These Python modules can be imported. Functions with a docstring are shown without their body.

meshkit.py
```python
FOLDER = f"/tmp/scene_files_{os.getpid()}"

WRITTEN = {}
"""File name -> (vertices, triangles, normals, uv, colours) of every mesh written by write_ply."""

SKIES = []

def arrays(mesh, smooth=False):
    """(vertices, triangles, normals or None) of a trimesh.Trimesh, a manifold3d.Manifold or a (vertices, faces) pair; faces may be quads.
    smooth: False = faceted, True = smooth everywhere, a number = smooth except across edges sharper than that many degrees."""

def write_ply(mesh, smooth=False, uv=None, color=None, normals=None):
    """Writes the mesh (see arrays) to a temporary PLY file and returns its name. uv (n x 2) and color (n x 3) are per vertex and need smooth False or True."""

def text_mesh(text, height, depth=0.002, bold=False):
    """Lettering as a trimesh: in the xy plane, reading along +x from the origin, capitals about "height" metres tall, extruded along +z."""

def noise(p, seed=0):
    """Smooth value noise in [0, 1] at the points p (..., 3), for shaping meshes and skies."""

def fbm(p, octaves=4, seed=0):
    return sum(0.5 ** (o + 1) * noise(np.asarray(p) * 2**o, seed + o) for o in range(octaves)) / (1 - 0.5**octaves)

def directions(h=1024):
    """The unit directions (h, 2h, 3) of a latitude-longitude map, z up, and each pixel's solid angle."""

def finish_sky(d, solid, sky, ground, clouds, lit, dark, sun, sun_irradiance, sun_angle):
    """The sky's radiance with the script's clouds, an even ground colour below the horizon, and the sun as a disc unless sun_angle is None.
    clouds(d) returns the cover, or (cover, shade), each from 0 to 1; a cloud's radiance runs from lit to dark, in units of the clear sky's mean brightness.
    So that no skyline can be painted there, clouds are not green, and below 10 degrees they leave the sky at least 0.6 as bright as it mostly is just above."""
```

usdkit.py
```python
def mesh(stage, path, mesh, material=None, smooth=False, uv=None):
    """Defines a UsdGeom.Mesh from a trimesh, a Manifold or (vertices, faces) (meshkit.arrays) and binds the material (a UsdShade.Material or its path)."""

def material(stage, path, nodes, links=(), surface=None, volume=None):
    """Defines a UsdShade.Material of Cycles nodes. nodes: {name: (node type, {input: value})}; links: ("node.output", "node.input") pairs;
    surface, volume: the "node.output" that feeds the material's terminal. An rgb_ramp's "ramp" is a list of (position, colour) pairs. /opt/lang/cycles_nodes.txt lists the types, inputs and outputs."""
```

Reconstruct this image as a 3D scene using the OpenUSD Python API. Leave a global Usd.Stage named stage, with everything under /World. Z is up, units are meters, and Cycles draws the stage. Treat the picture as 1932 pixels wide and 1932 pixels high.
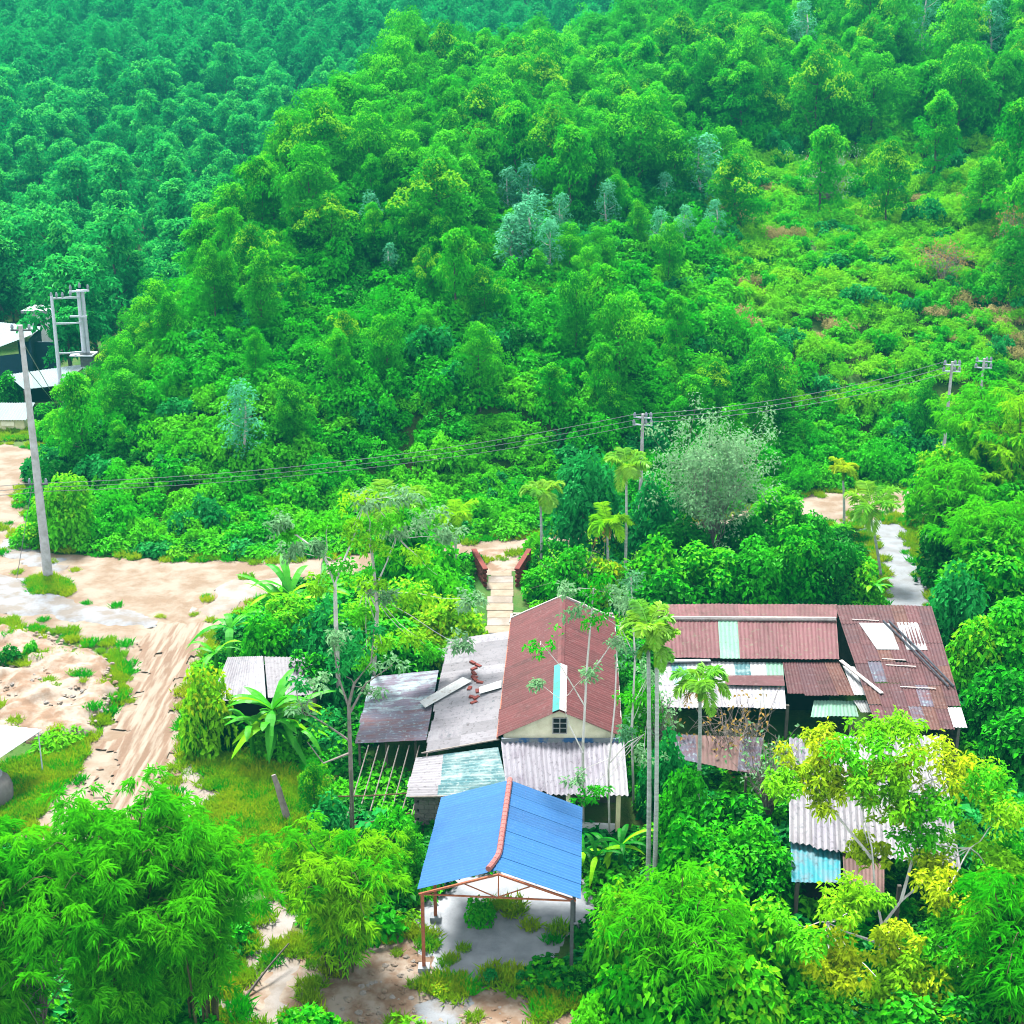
import math
import numpy as np
import trimesh
import usdkit
import meshkit
from pxr import Usd, UsdGeom, UsdLux, UsdShade, Gf, Sdf, Vt

stage = Usd.Stage.CreateInMemory()
UsdGeom.SetStageUpAxis(stage, UsdGeom.Tokens.z)
UsdGeom.SetStageMetersPerUnit(stage, 1.0)
UsdGeom.Xform.Define(stage, '/World')
UsdGeom.Scope.Define(stage, '/World/Looks')

# ------------------------------------------------------------------ camera
CAM_Z, PITCH, FPX = 31.0, math.radians(18.2), 2638.0
cam = UsdGeom.Camera.Define(stage, '/World/camera')
cam.AddTranslateOp().Set(Gf.Vec3d(0, 0, CAM_Z))
cam.AddRotateXOp().Set(90 - math.degrees(PITCH))
cam.CreateHorizontalApertureAttr(36.0)
cam.CreateVerticalApertureAttr(36.0)
cam.CreateFocalLengthAttr(36.0 * FPX / 1932.0)
cam.CreateClippingRangeAttr(Gf.Vec2f(0.5, 5000))
cam.CreateExposureAttr(4.2)

# ------------------------------------------------------------------ sky and sun (thin bright overcast)
SUN_EL, SUN_AZ = math.radians(60), math.radians(-20)     # azimuth = atan2(x, y) of the direction towards the sun
usdkit.material(stage, '/World/Looks/sky_look', {
    'sky': ('sky_texture', {'sky_type': 'single_scattering', 'sun_disc': False, 'sun_elevation': SUN_EL, 'sun_rotation': SUN_AZ, 'air_density': 1.0, 'aerosol_density': 2.0}),
    'tc': ('texture_coordinate', {}),
    'mp': ('mapping', {'scale': (1.5, 1.5, 4.0)}),
    'nz': ('noise_texture', {'scale': 1.6, 'detail': 5.0, 'roughness': 0.6}),
    'cov': ('rgb_ramp', {'ramp': [(0.0, (0.55,) * 3), (0.38, (0.7,) * 3), (0.62, (1.0,) * 3), (1.0, (1.0,) * 3)]}),
    'mx': ('mix', {'fac': 0.9, 'color2': (2.05, 2.05, 2.0)}),
    'bg': ('background_shader', {'strength': 0.1}),
}, [('tc.generated', 'mp.vector'), ('mp.vector', 'nz.vector'), ('nz.fac', 'cov.fac'), ('cov.color', 'mx.fac'), ('sky.color', 'mx.color1'), ('mx.color', 'bg.color')], surface='bg.background')
dome = UsdLux.DomeLight.Define(stage, '/World/sky')
UsdShade.MaterialBindingAPI.Apply(dome.GetPrim()).Bind(UsdShade.Material.Get(stage, '/World/Looks/sky_look'))
dome.GetPrim().SetCustomDataByKey('kind', 'structure')
dome.GetPrim().SetCustomDataByKey('label', 'bright overcast sky above the valley')
sun = UsdLux.DistantLight.Define(stage, '/World/sun')
sun.CreateNormalizeAttr(True)
sun.CreateIntensityAttr(0.4)
sun.CreateAngleAttr(14.0)
sun.CreateColorAttr(Gf.Vec3f(1.0, 0.97, 0.9))
sun.AddRotateZOp().Set(-math.degrees(SUN_AZ) + 180)
sun.AddRotateXOp().Set(90 - math.degrees(SUN_EL))
# a DistantLight shines along -z: turned by (90 - elevation) about x, then about z, its +z axis points to the sun
sun.ClearXformOpOrder()
sun.AddRotateZOp(opSuffix='a').Set(180 - math.degrees(SUN_AZ))
sun.AddRotateXOp(opSuffix='b').Set(90 - math.degrees(SUN_EL))

_TH = PITCH


def at(u, v, z=None, y=None):
    """The point where the line of sight through a point of the photograph (1932 wide) meets height z or distance y."""
    a, b = (u - 966) / FPX, (v - 966) / FPX
    d = np.array([a, math.cos(_TH) - b * math.sin(_TH), -math.sin(_TH) - b * math.cos(_TH)])
    t = (z - CAM_Z) / d[2] if y is None else y / d[1]
    return np.array([0, 0, CAM_Z]) + t * d


def px(y, z=0.0):
    """pixels (of 1932) per metre at distance y and height z"""
    return FPX / (y * math.cos(_TH) + (CAM_Z - z) * math.sin(_TH))


# ------------------------------------------------------------------ naming, tagging
used = {}


def numbered(parent, name):
    k = used.get((parent, name), 0)
    used[(parent, name)] = k + 1
    return f'{parent}/{name}' if k == 0 else f'{parent}/{name}_{k:03d}'


def tag(p, label=None, cat=None, group=None, kind=None):
    p = p.GetPrim() if hasattr(p, 'GetPrim') else p
    for k, v in (('label', label), ('category', cat), ('group', group), ('kind', kind)):
        if v:
            p.SetCustomDataByKey(k, v)
    return p


def obj(name, mesh, mat, parent='/World', smooth=False):
    parent = parent if isinstance(parent, str) else str(parent.GetPath())
    return usdkit.mesh(stage, numbered(parent, name), mesh, f'/World/Looks/{mat}', smooth).GetPrim()


def thing(name, label, cat, loc=(0, 0, 0), rz=0, group=None, scale=None):
    x = UsdGeom.Xform.Define(stage, numbered('/World', name))
    x.AddTranslateOp().Set(Gf.Vec3d(*map(float, loc)))
    x.AddRotateZOp().Set(float(rz))
    if scale is not None:
        x.AddScaleOp().Set(Gf.Vec3f(*map(float, scale)))
    return tag(x, label, cat, group)


stage.CreateClassPrim('/World/Kinds')


def kind_of(name):
    """a class prim that copies refer to"""
    return UsdGeom.Xform.Define(stage, f'/World/Kinds/{name}').GetPrim()


def copy(kind, name, label, cat, loc, rz=0, scale=None, group=None):
    p = thing(name, label, cat, loc, rz, group, scale)
    p.GetReferences().AddInternalReference(f'/World/Kinds/{kind}')
    p.SetInstanceable(True)
    return p


# ------------------------------------------------------------------ mesh helpers
def merge(ms):
    v, f, n = [], [], 0
    for a, b in ms:
        a, b = np.asarray(a, float), np.asarray(b, int)
        if b.shape[1] == 4:
            b = np.vstack([b[:, [0, 1, 2]], b[:, [0, 2, 3]]])
        v.append(a), f.append(b + n)
        n += len(a)
    return np.vstack(v), np.vstack(f)


BOXF = np.array([[0, 3, 2, 1], [4, 5, 6, 7], [0, 1, 5, 4], [1, 2, 6, 5], [2, 3, 7, 6], [3, 0, 4, 7]])


def box(x0, x1, y0, y1, z0, z1):
    v = np.array([[x0, y0, z0], [x1, y0, z0], [x1, y1, z0], [x0, y1, z0], [x0, y0, z1], [x1, y0, z1], [x1, y1, z1], [x0, y1, z1]], float)
    return v, BOXF


def beam(a, b, w, h=None):
    """a box-section bar from a to b"""
    a, b, h = np.asarray(a, float), np.asarray(b, float), h or w
    d = (b - a) / np.linalg.norm(b - a)
    s = np.cross(d, [0, 0, 1.0])
    s = np.array([1.0, 0, 0]) if np.linalg.norm(s) < 1e-6 else s / np.linalg.norm(s)
    t = np.cross(s, d)
    v = [p + s * i * w / 2 + t * j * h / 2 for p in (a, b) for i, j in ((-1, -1), (1, -1), (1, 1), (-1, 1))]
    return np.array(v), BOXF


def tube(pts, radii, sides=6):
    p = np.asarray(pts, float)
    r = np.broadcast_to(np.asarray(radii, float), (len(p),))
    t = np.gradient(p, axis=0)
    t /= np.linalg.norm(t, axis=1, keepdims=True) + 1e-12
    a = np.cross(t, np.where(np.abs(t[:, 2:]) < 0.9, [0, 0, 1.0], [1.0, 0, 0]))
    a /= np.linalg.norm(a, axis=1, keepdims=True) + 1e-12
    b, ang = np.cross(t, a), np.arange(sides) * 2 * np.pi / sides
    v = p[:, None] + r[:, None, None] * (np.cos(ang)[None, :, None] * a[:, None] + np.sin(ang)[None, :, None] * b[:, None])
    i, j = np.meshgrid(np.arange(len(p) - 1), np.arange(sides), indexing='ij')
    q = np.stack([i * sides + j, i * sides + (j + 1) % sides, (i + 1) * sides + (j + 1) % sides, (i + 1) * sides + j], -1).reshape(-1, 4)
    f = np.vstack([q[:, [0, 1, 2]], q[:, [0, 2, 3]]])
    n = len(p) * sides
    caps = [[n, (k + 1) % sides, k] for k in range(sides)] + [[n + 1, n - sides + k, n - sides + (k + 1) % sides] for k in range(sides)]
    return np.vstack([v.reshape(-1, 3), p[:1], p[-1:]]), np.vstack([f, caps])


def prism(poly, z0, z1):
    """a convex-or-not outline in plan, from z0 to z1"""
    from shapely.geometry import Polygon
    m = trimesh.creation.extrude_polygon(Polygon(poly), z1 - z0, engine='earcut')
    return np.array(m.vertices) + [0, 0, z0], np.array(m.faces)


def bend(a, b, sag=(0, 0, 0), n=6, wob=0.0, rng=None):
    t = np.linspace(0, 1, n)[:, None]
    p = np.asarray(a, float) * (1 - t) + np.asarray(b, float) * t + np.asarray(sag, float) * (4 * t * (1 - t))
    if wob:
        p[1:-1] += rng.normal(0, wob, (n - 2, 3))
    return p


# ------------------------------------------------------------------ leaves
def leaves(P, N, D, L, W, fold=0.15, droop=0.0):
    """folded diamond leaves: P bases, N face normals, D directions"""
    n = len(P)
    L, W = np.broadcast_to(L, (n,))[:, None], np.broadcast_to(W, (n,))[:, None]
    D = D - N * (D * N).sum(1, keepdims=True)
    D /= np.linalg.norm(D, axis=1, keepdims=True) + 1e-9
    S = np.cross(N, D)
    mid = P + D * L * 0.45
    tip = P + D * L - np.array([0, 0, 1.0]) * L * droop
    v = np.stack([P, mid + S * W / 2 + N * W * fold, tip, mid - S * W / 2 + N * W * fold], 1).reshape(-1, 3)
    b = np.arange(n)[:, None] * 4
    return v, np.vstack([b + [0, 2, 1], b + [0, 3, 2]])


def unit(x):
    return x / (np.linalg.norm(x, axis=-1, keepdims=True) + 1e-9)


def puff(rng, lobes, n, L, W, up=0.6, droop=0.15, spread=0.55, low=-0.45, shell=(0.72, 1.06), sq=1.0):
    """leaves over the outside of many small lobes (x, y, z, r): an uneven crown with dark gaps between its clumps"""
    lobes = np.asarray(lobes, float)
    w = lobes[:, 3] ** 2
    k = rng.choice(len(lobes), n, p=w / w.sum())
    d = unit(rng.normal(size=(n * 3, 3)))
    d = d[d[:, 2] > low][:n]
    k = k[:len(d)]
    r = lobes[k, 3] * rng.uniform(*shell, len(d))
    P = lobes[k, :3] + d * r[:, None] * [1, 1, sq]
    N = unit(d * 0.8 + [0, 0, up] + rng.normal(0, spread, d.shape))
    D = unit(d * 0.5 + rng.normal(0, 0.6, d.shape) - [0, 0, 0.25])
    s = rng.uniform(0.7, 1.3, len(d))
    return leaves(P, N, D, L * s, W * s, droop=droop)


def ovoid_lobes(rng, R, z0, z1, n, peak=0.45, r=0.36, jit=0.16, core=True):
    """lobes over an upright egg-shaped crown"""
    out = []
    for i in range(n):
        t = (i + 0.5) / n
        e = math.sin(math.pi / 2 * t / peak) ** 0.6 if t < peak else (1 - ((t - peak) / (1 - peak)) ** 1.5) ** 0.9 + 0.06
        a = i * 2.399963 + rng.uniform(-0.4, 0.4)
        q = R * e * (1 - r * 0.75) * rng.uniform(0.6, 1.2)
        out.append((q * math.cos(a) + rng.normal(0, jit * R * 0.3), q * math.sin(a) + rng.normal(0, jit * R * 0.3), z0 + (z1 - z0) * t + rng.normal(0, jit), r * R * rng.uniform(0.75, 1.2)))
    if core:
        for t in np.linspace(0.25, 0.97, 5):
            out.append((0, 0, z0 + (z1 - z0) * t, R * 0.4 * (1.1 - t * 0.45)))
    return out


def dome_lobes(rng, R, H, n, r=0.34, flat=1.0):
    """lobes over a rounded bush that reaches the ground"""
    out = []
    for i in range(n):
        t = (i + 0.5) / n
        el = math.asin(t) * 0.95
        a = i * 2.399963 + rng.uniform(-0.5, 0.5)
        q, h = math.cos(el) * (1 - r * 0.6), math.sin(el)
        k = rng.uniform(0.75, 1.15)
        out.append((R * q * k * math.cos(a), R * q * k * math.sin(a), max(0.12 * H, H * (h * 0.78 + 0.08) * rng.uniform(0.8, 1.15)), r * R * rng.uniform(0.7, 1.2)))
    return out


def carpet_lobes(rng, R, H, n, r=.3):
    """lobes of a ragged patch of creepers and saplings, no dome"""
    out = []
    for i in range(n):
        q, a = math.sqrt(rng.uniform(0, 1)), rng.uniform(0, 6.283)
        out.append((R * q * math.cos(a), R * q * math.sin(a), H * rng.uniform(.1, 1.0) * (1 - .45 * q * q), r * R * rng.uniform(.45, 1.25)))
    return out


# ------------------------------------------------------------------ materials
def leaf_mat(name, a, b, trans=0.34, gloss=0.004, rough=0.5, var=0.42):
    """leaf: tone varies from plant to plant and from leaf to leaf"""
    usdkit.material(stage, f'/World/Looks/{name}', {
        'oi': ('object_info', {}), 'ge': ('geometry', {}),
        'nz': ('noise_texture', {'scale': 0.55, 'detail': 3.0}),
        'm1': ('math', {'math_type': 'multiply', 'value2': 0.55}),
        'm2': ('math', {'math_type': 'multiply', 'value2': 0.45}),
        'ad': ('math', {'math_type': 'add', 'use_clamp': True}),
        'nr': ('map_range', {'from_min': 0.3, 'from_max': 0.7, 'to_min': 0.0, 'to_max': 1.0, 'clamp': True}),
        'md': ('math', {'math_type': 'multiply_add', 'value2': 0.6, 'value3': -0.1}),
        'a2': ('math', {'math_type': 'multiply_add', 'value2': 0.5}),
        'mx': ('mix', {'color1': a, 'color2': b, 'use_clamp': True}),
        'vr': ('map_range', {'from_min': 0.0, 'from_max': 1.0, 'to_min': 1 - var, 'to_max': 1 + var}),
        'vm': ('vector_math', {'math_type': 'scale'}),
        'df': ('diffuse_bsdf', {}),
        'tr': ('translucent_bsdf', {}),
        'gl': ('glossy_bsdf', {'color': (1, 1, 1), 'roughness': rough}),
        'x1': ('mix_closure', {'fac': trans}),
        'x2': ('mix_closure', {'fac': gloss}),
    }, [('ge.position', 'nz.vector'), ('nz.fac', 'nr.value'), ('oi.random', 'm1.value1'), ('nr.result', 'm2.value1'), ('m1.value', 'ad.value1'), ('m2.value', 'ad.value2'),
        ('ad.value', 'mx.fac'), ('ge.random_per_island', 'vr.value'), ('mx.color', 'vm.vector1'), ('vr.result', 'vm.scale'),
        ('vm.vector', 'df.color'), ('vm.vector', 'tr.color'), ('df.BSDF', 'x1.closure1'), ('tr.BSDF', 'x1.closure2'), ('x1.closure', 'x2.closure1'), ('gl.BSDF', 'x2.closure2')], surface='x2.closure')


leaf_mat('leaf_far_hazed', (0.002, 0.19, 0.032), (0.015, 0.34, 0.044))  # bluish tint of the distant haze put into the leaf colour
leaf_mat('leaf_far_tip_lit', (0.015, 0.38, 0.04), (0.07, 0.52, 0.055))  # brightened for far crown tops: light from above painted into the leaves
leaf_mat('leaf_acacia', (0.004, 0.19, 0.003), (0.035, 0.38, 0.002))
leaf_mat('leaf_acacia_new_lit', (0.03, 0.44, 0.002), (0.13, 0.6, 0.003))  # fresh growth, brightened further with the sky light that falls on crown tops
leaf_mat('leaf_pale', (0.035, 0.32, 0.13), (0.1, 0.43, 0.21))
leaf_mat('leaf_shrub', (0.003, 0.25, 0.001), (0.035, 0.44, 0.001))
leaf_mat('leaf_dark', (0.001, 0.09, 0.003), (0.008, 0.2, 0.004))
leaf_mat('leaf_blue', (0.004, 0.17, 0.022), (0.015, 0.3, 0.045))
leaf_mat('leaf_bright', (0.02, 0.36, 0.001), (0.1, 0.54, 0.002))
leaf_mat('leaf_lime', (0.1, 0.46, 0.002), (0.26, 0.6, 0.003))
leaf_mat('leaf_yellow', (0.16, 0.44, 0.002), (0.42, 0.52, 0.003))
leaf_mat('leaf_bamboo', (0.015, 0.31, 0.002), (0.09, 0.52, 0.003))
leaf_mat('leaf_brown', (0.20, 0.13, 0.03), (0.36, 0.24, 0.06))
leaf_mat('leaf_grey', (0.10, 0.28, 0.10), (0.20, 0.40, 0.18))
leaf_mat('leaf_palm', (0.04, 0.32, 0.003), (0.24, 0.50, 0.005), gloss=0.02)
leaf_mat('leaf_banana', (0.006, 0.17, 0.003), (0.045, 0.33, 0.003), gloss=0.008)
leaf_mat('leaf_grass', (0.06, 0.32, 0.002), (0.34, 0.42, 0.006))
leaf_mat('leaf_sage', (0.035, 0.17, 0.06), (0.08, 0.27, 0.11))
leaf_mat('leaf_dry', (0.20, 0.20, 0.05), (0.38, 0.30, 0.12))
leaf_mat('leaf_scrub', (0.04, 0.42, 0.001), (0.2, 0.55, 0.003))


AGED = 0.178      # everything here is old and weathered


def plain(name, col, col2=None, scale=3.0, rough=0.85, spec=0.12, bump=0.0, stretch=(1, 1, 1), metallic=0.0, lo=0.35, hi=0.65, detail=5.0, bscale=30.0, aged=None):
    aged = aged or AGED
    col2 = tuple(c * aged for c in (col2 or tuple(c * 0.7 for c in col)))
    col = tuple(c * aged for c in col)
    nodes = {
        'ge': ('geometry', {}), 'mp': ('mapping', {'scale': stretch}),
        'nz': ('noise_texture', {'scale': scale, 'detail': detail, 'roughness': 0.62}),
        'rp': ('rgb_ramp', {'ramp': [(0.0, col), (lo, col), (hi, col2), (1.0, col2)]}),
        'p': ('principled_bsdf', {'roughness': rough, 'specular_ior_level': spec, 'metallic': metallic}),
    }
    links = [('ge.position', 'mp.vector'), ('mp.vector', 'nz.vector'), ('nz.fac', 'rp.fac'), ('rp.color', 'p.base_color')]
    if bump:
        nodes['n2'] = ('noise_texture', {'scale': bscale, 'detail': 6.0})
        nodes['b'] = ('bump', {'strength': bump, 'distance': 0.04})
        links += [('ge.position', 'n2.vector'), ('n2.fac', 'b.height'), ('b.normal', 'p.normal')]
    usdkit.material(stage, f'/World/Looks/{name}', nodes, links, surface='p.BSDF')


def tin(name, base, rust, dirt, cover=0.5, axis='y', rough=0.55, streak=9.0, patch=0.8):
    """weathered roof sheet: base colour, rust or lichen in patches and streaks that run down the slope (axis)"""
    base, rust, dirt = (tuple(c * AGED for c in q) for q in (base, rust, dirt))
    st = {'y': (streak, 0.5, 0.5), 'x': (0.5, streak, 0.5)}[axis]
    usdkit.material(stage, f'/World/Looks/{name}', {
        'ge': ('geometry', {}), 'oi': ('object_info', {}),
        'mp': ('mapping', {'scale': st}),
        'n1': ('noise_texture', {'scale': 1.0, 'detail': 6.0, 'roughness': 0.7}),
        'n2': ('noise_texture', {'scale': patch, 'detail': 7.0, 'roughness': 0.65, 'distortion': 0.6}),
        'ad': ('math', {'math_type': 'multiply_add', 'value2': 0.5}),
        'hf': ('math', {'math_type': 'multiply', 'value2': 0.5}),
        'rp': ('rgb_ramp', {'ramp': [(0.0, (1.0,) * 3), (max(0.02, cover - 0.13), (1.0,) * 3), (cover + 0.02, (0.0,) * 3), (1.0, (0.0,) * 3)]}),
        'mx': ('mix', {'color1': base, 'color2': rust}),
        'n3': ('noise_texture', {'scale': 6.0, 'detail': 4.0}),
        'r3': ('rgb_ramp', {'ramp': [(0.0, (0.0,) * 3), (0.56, (0.0,) * 3), (0.72, (0.75,) * 3), (1.0, (0.75,) * 3)]}),
        'm3': ('mix', {'color2': dirt}),
        'vr': ('map_range', {'from_min': 0.0, 'from_max': 1.0, 'to_min': 0.82, 'to_max': 1.12}),
        'vm': ('vector_math', {'math_type': 'scale'}),
        'p': ('principled_bsdf', {'roughness': 0.75, 'specular_ior_level': 0.12}),
    }, [('ge.position', 'mp.vector'), ('mp.vector', 'n1.vector'), ('ge.position', 'n2.vector'), ('ge.position', 'n3.vector'), ('n2.fac', 'hf.value1'), ('n1.fac', 'ad.value1'), ('hf.value', 'ad.value3'), ('ad.value', 'rp.fac'),
        ('rp.color', 'mx.fac'), ('mx.color', 'm3.color1'), ('n3.fac', 'r3.fac'), ('r3.color', 'm3.fac'), ('oi.random', 'vr.value'), ('m3.color', 'vm.vector1'), ('vr.result', 'vm.scale'), ('vm.vector', 'p.base_color')], surface='p.BSDF')


tin('tin_red', (0.19, 0.060, 0.070), (0.11, 0.034, 0.036), (0.30, 0.19, 0.19), 0.52, 'x', streak=4.0)
tin('tin_maroon', (0.14, 0.050, 0.062), (0.19, 0.065, 0.066), (0.24, 0.17, 0.19), 0.5, 'x', streak=3.0)
tin('tin_rust', (0.22, 0.085, 0.065), (0.13, 0.040, 0.034), (0.32, 0.22, 0.2), 0.5, 'x', streak=3.0)
tin('tin_house', (0.22, 0.046, 0.050), (0.125, 0.028, 0.028), (0.30, 0.14, 0.14), 0.5, 'x', streak=5.0)
tin('tin_red_y', (0.29, 0.11, 0.125), (0.17, 0.06, 0.06), (0.26, 0.26, 0.17), 0.5, 'y', streak=5.0)
tin('tin_green', (0.30, 0.66, 0.46), (0.46, 0.72, 0.58), (0.22, 0.32, 0.24), 0.5, 'y')
tin('tin_teal', (0.06, 0.50, 0.46), (0.14, 0.58, 0.54), (0.12, 0.25, 0.25), 0.45, 'x')
tin('tin_aqua', (0.10, 0.30, 0.34), (0.75, 0.95, 0.92), (0.70, 0.80, 0.78), 0.50, 'x', streak=2.5, patch=0.7)
tin('tin_white', (0.76, 0.80, 0.82), (0.58, 0.60, 0.62), (0.40, 0.34, 0.30), 0.5, 'y')
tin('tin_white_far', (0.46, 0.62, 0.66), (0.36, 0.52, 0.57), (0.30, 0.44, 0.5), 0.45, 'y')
tin('tin_turquoise', (0.05, 0.50, 0.62), (0.34, 0.42, 0.48), (0.10, 0.18, 0.22), 0.52, 'y', streak=2.0, patch=1.2)
tin('tin_purple', (0.20, 0.19, 0.27), (0.22, 0.075, 0.08), (0.42, 0.62, 0.68), 0.52, 'x', streak=3.0)
tin('tin_flake', (0.24, 0.21, 0.30), (0.58, 0.86, 0.90), (0.20, 0.10, 0.11), 0.52, 'x', streak=2.5, patch=0.9)
tin('fibro', (0.52, 0.50, 0.55), (0.38, 0.36, 0.40), (0.20, 0.18, 0.20), 0.5, 'x', streak=5.0)
tin('fibro_y', (0.54, 0.52, 0.60), (0.34, 0.30, 0.38), (0.14, 0.12, 0.15), 0.5, 'y', streak=6.0)
tin('fibro_white', (0.60, 0.58, 0.63), (0.38, 0.35, 0.41), (0.20, 0.25, 0.28), 0.5, 'y', streak=6.0)
tin('fibro_brown', (0.36, 0.20, 0.18), (0.26, 0.15, 0.14), (0.18, 0.18, 0.10), 0.5, 'y')
tin('tin_blue', (0.030, 0.22, 0.60), (0.028, 0.19, 0.54), (0.06, 0.26, 0.60), 0.5, 'x', streak=4.0)
plain('ridge_pink', (0.55, 0.20, 0.19), (0.42, 0.14, 0.13), 4, aged=.25)
plain('ridge_white', (0.70, 0.64, 0.62), (0.5, 0.43, 0.40), 4, aged=.25)
plain('steel_orange', (0.40, 0.13, 0.06), (0.26, 0.08, 0.05), 6, aged=.4)
plain('steel_grey', (0.22, 0.25, 0.26), (0.14, 0.15, 0.16), 5)
plain('plaster', (0.80, 0.76, 0.56), (0.62, 0.58, 0.42), 2.0, bump=0.2, aged=.55)
plain('plaster_white', (0.72, 0.74, 0.74), (0.6, 0.62, 0.62), 2.0, aged=.42)
plain('plaster_cream', (0.72, 0.68, 0.40), (0.6, 0.56, 0.32), 2.0, aged=.42)
plain('blue_paint', (0.06, 0.20, 0.50), (0.38, 0.42, 0.46), 2.2, lo=0.45, hi=0.55)
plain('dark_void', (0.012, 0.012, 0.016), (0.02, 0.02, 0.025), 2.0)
plain('navy_wall', (0.02, 0.07, 0.14), (0.03, 0.10, 0.18), 1.0)
plain('block_wall', (0.36, 0.34, 0.31), (0.24, 0.23, 0.21), 3.0, bump=0.3)
plain('concrete', (0.40, 0.42, 0.46), (0.25, 0.27, 0.30), 0.9, bump=0.3, detail=9.0, aged=.34)
plain('concrete_pole', (0.40, 0.40, 0.41), (0.28, 0.27, 0.26), 2.5, aged=.45)
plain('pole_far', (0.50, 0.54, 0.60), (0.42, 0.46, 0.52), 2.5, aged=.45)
plain('dirt', (0.54, 0.445, 0.35), (0.39, 0.27, 0.18), 0.5, rough=0.95, bump=0.5, bscale=5.0, detail=10.0, lo=.42, hi=.58, aged=.178)
plain('sand', (0.60, 0.54, 0.50), (0.46, 0.38, 0.31), 0.7, rough=0.95, bump=0.4, bscale=9.0, detail=9.0, lo=.42, hi=.58, aged=.175)
plain('gravel_pale', (0.50, 0.53, 0.58), (0.38, 0.33, 0.29), 0.8, rough=0.9, bump=0.5, bscale=8.0, detail=10.0, lo=.42, hi=.58, aged=.17)
plain('clay', (0.34, 0.215, 0.14), (0.52, 0.43, 0.35), 0.9, rough=0.95, bump=0.6, bscale=5.0, detail=9.0, lo=.42, hi=.58, aged=.22)
plain('turf', (0.14, 0.30, 0.015), (0.40, 0.36, 0.12), 0.5, rough=.95, bump=.6, bscale=14.0, detail=9.0, lo=.40, hi=.66, aged=.22)
plain('mud', (0.54, 0.445, 0.35), (0.35, 0.22, 0.145), 1.0, rough=0.9, bump=0.6, bscale=5.0, detail=7.0, lo=.44, hi=.56, stretch=(3.2, 0.28, 1.0), aged=.178)
plain('path_tan', (0.46, 0.38, 0.29), (0.34, 0.27, 0.19), 1.5, bump=.3, aged=.24)
plain('lane', (0.40, 0.44, 0.49), (0.28, 0.29, 0.30), 0.9, bump=0.3, detail=9.0, aged=.22)
plain('brick_red', (0.40, 0.07, 0.05), (0.30, 0.05, 0.04), 3.0, aged=.17)
plain('bark', (0.24, 0.21, 0.18), (0.14, 0.12, 0.10), 6.0, stretch=(1, 1, 0.3))
plain('bark_pale', (0.46, 0.44, 0.42), (0.30, 0.29, 0.26), 3.0, stretch=(1, 1, 0.3), aged=.62)
plain('bark_palm', (0.40, 0.42, 0.40), (0.24, 0.28, 0.24), 5.0, stretch=(0.3, 0.3, 2.0), aged=.45)
plain('twig', (0.30, 0.26, 0.23), (0.20, 0.17, 0.15), 6.0, aged=.34)
plain('culm', (0.12, 0.16, 0.05), (0.20, 0.17, 0.08), 5.0)
plain('wire', (0.03, 0.035, 0.04), (0.05, 0.05, 0.055), 5.0, rough=0.5)
plain('wire_pale', (0.35, 0.38, 0.40), (0.30, 0.33, 0.35), 5.0, rough=0.5)
plain('porcelain', (0.55, 0.60, 0.68), (0.4, 0.45, 0.55), 4.0, rough=0.3)
plain('pipe_grey', (0.10, 0.12, 0.16), (0.07, 0.08, 0.11), 5.0)
plain('white_sheet', (0.80, 0.81, 0.82), (0.76, 0.77, 0.78), 1.0, aged=.6)
plain('bamboo_pole', (0.38, 0.24, 0.13), (0.28, 0.17, 0.09), 4.0)
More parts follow.
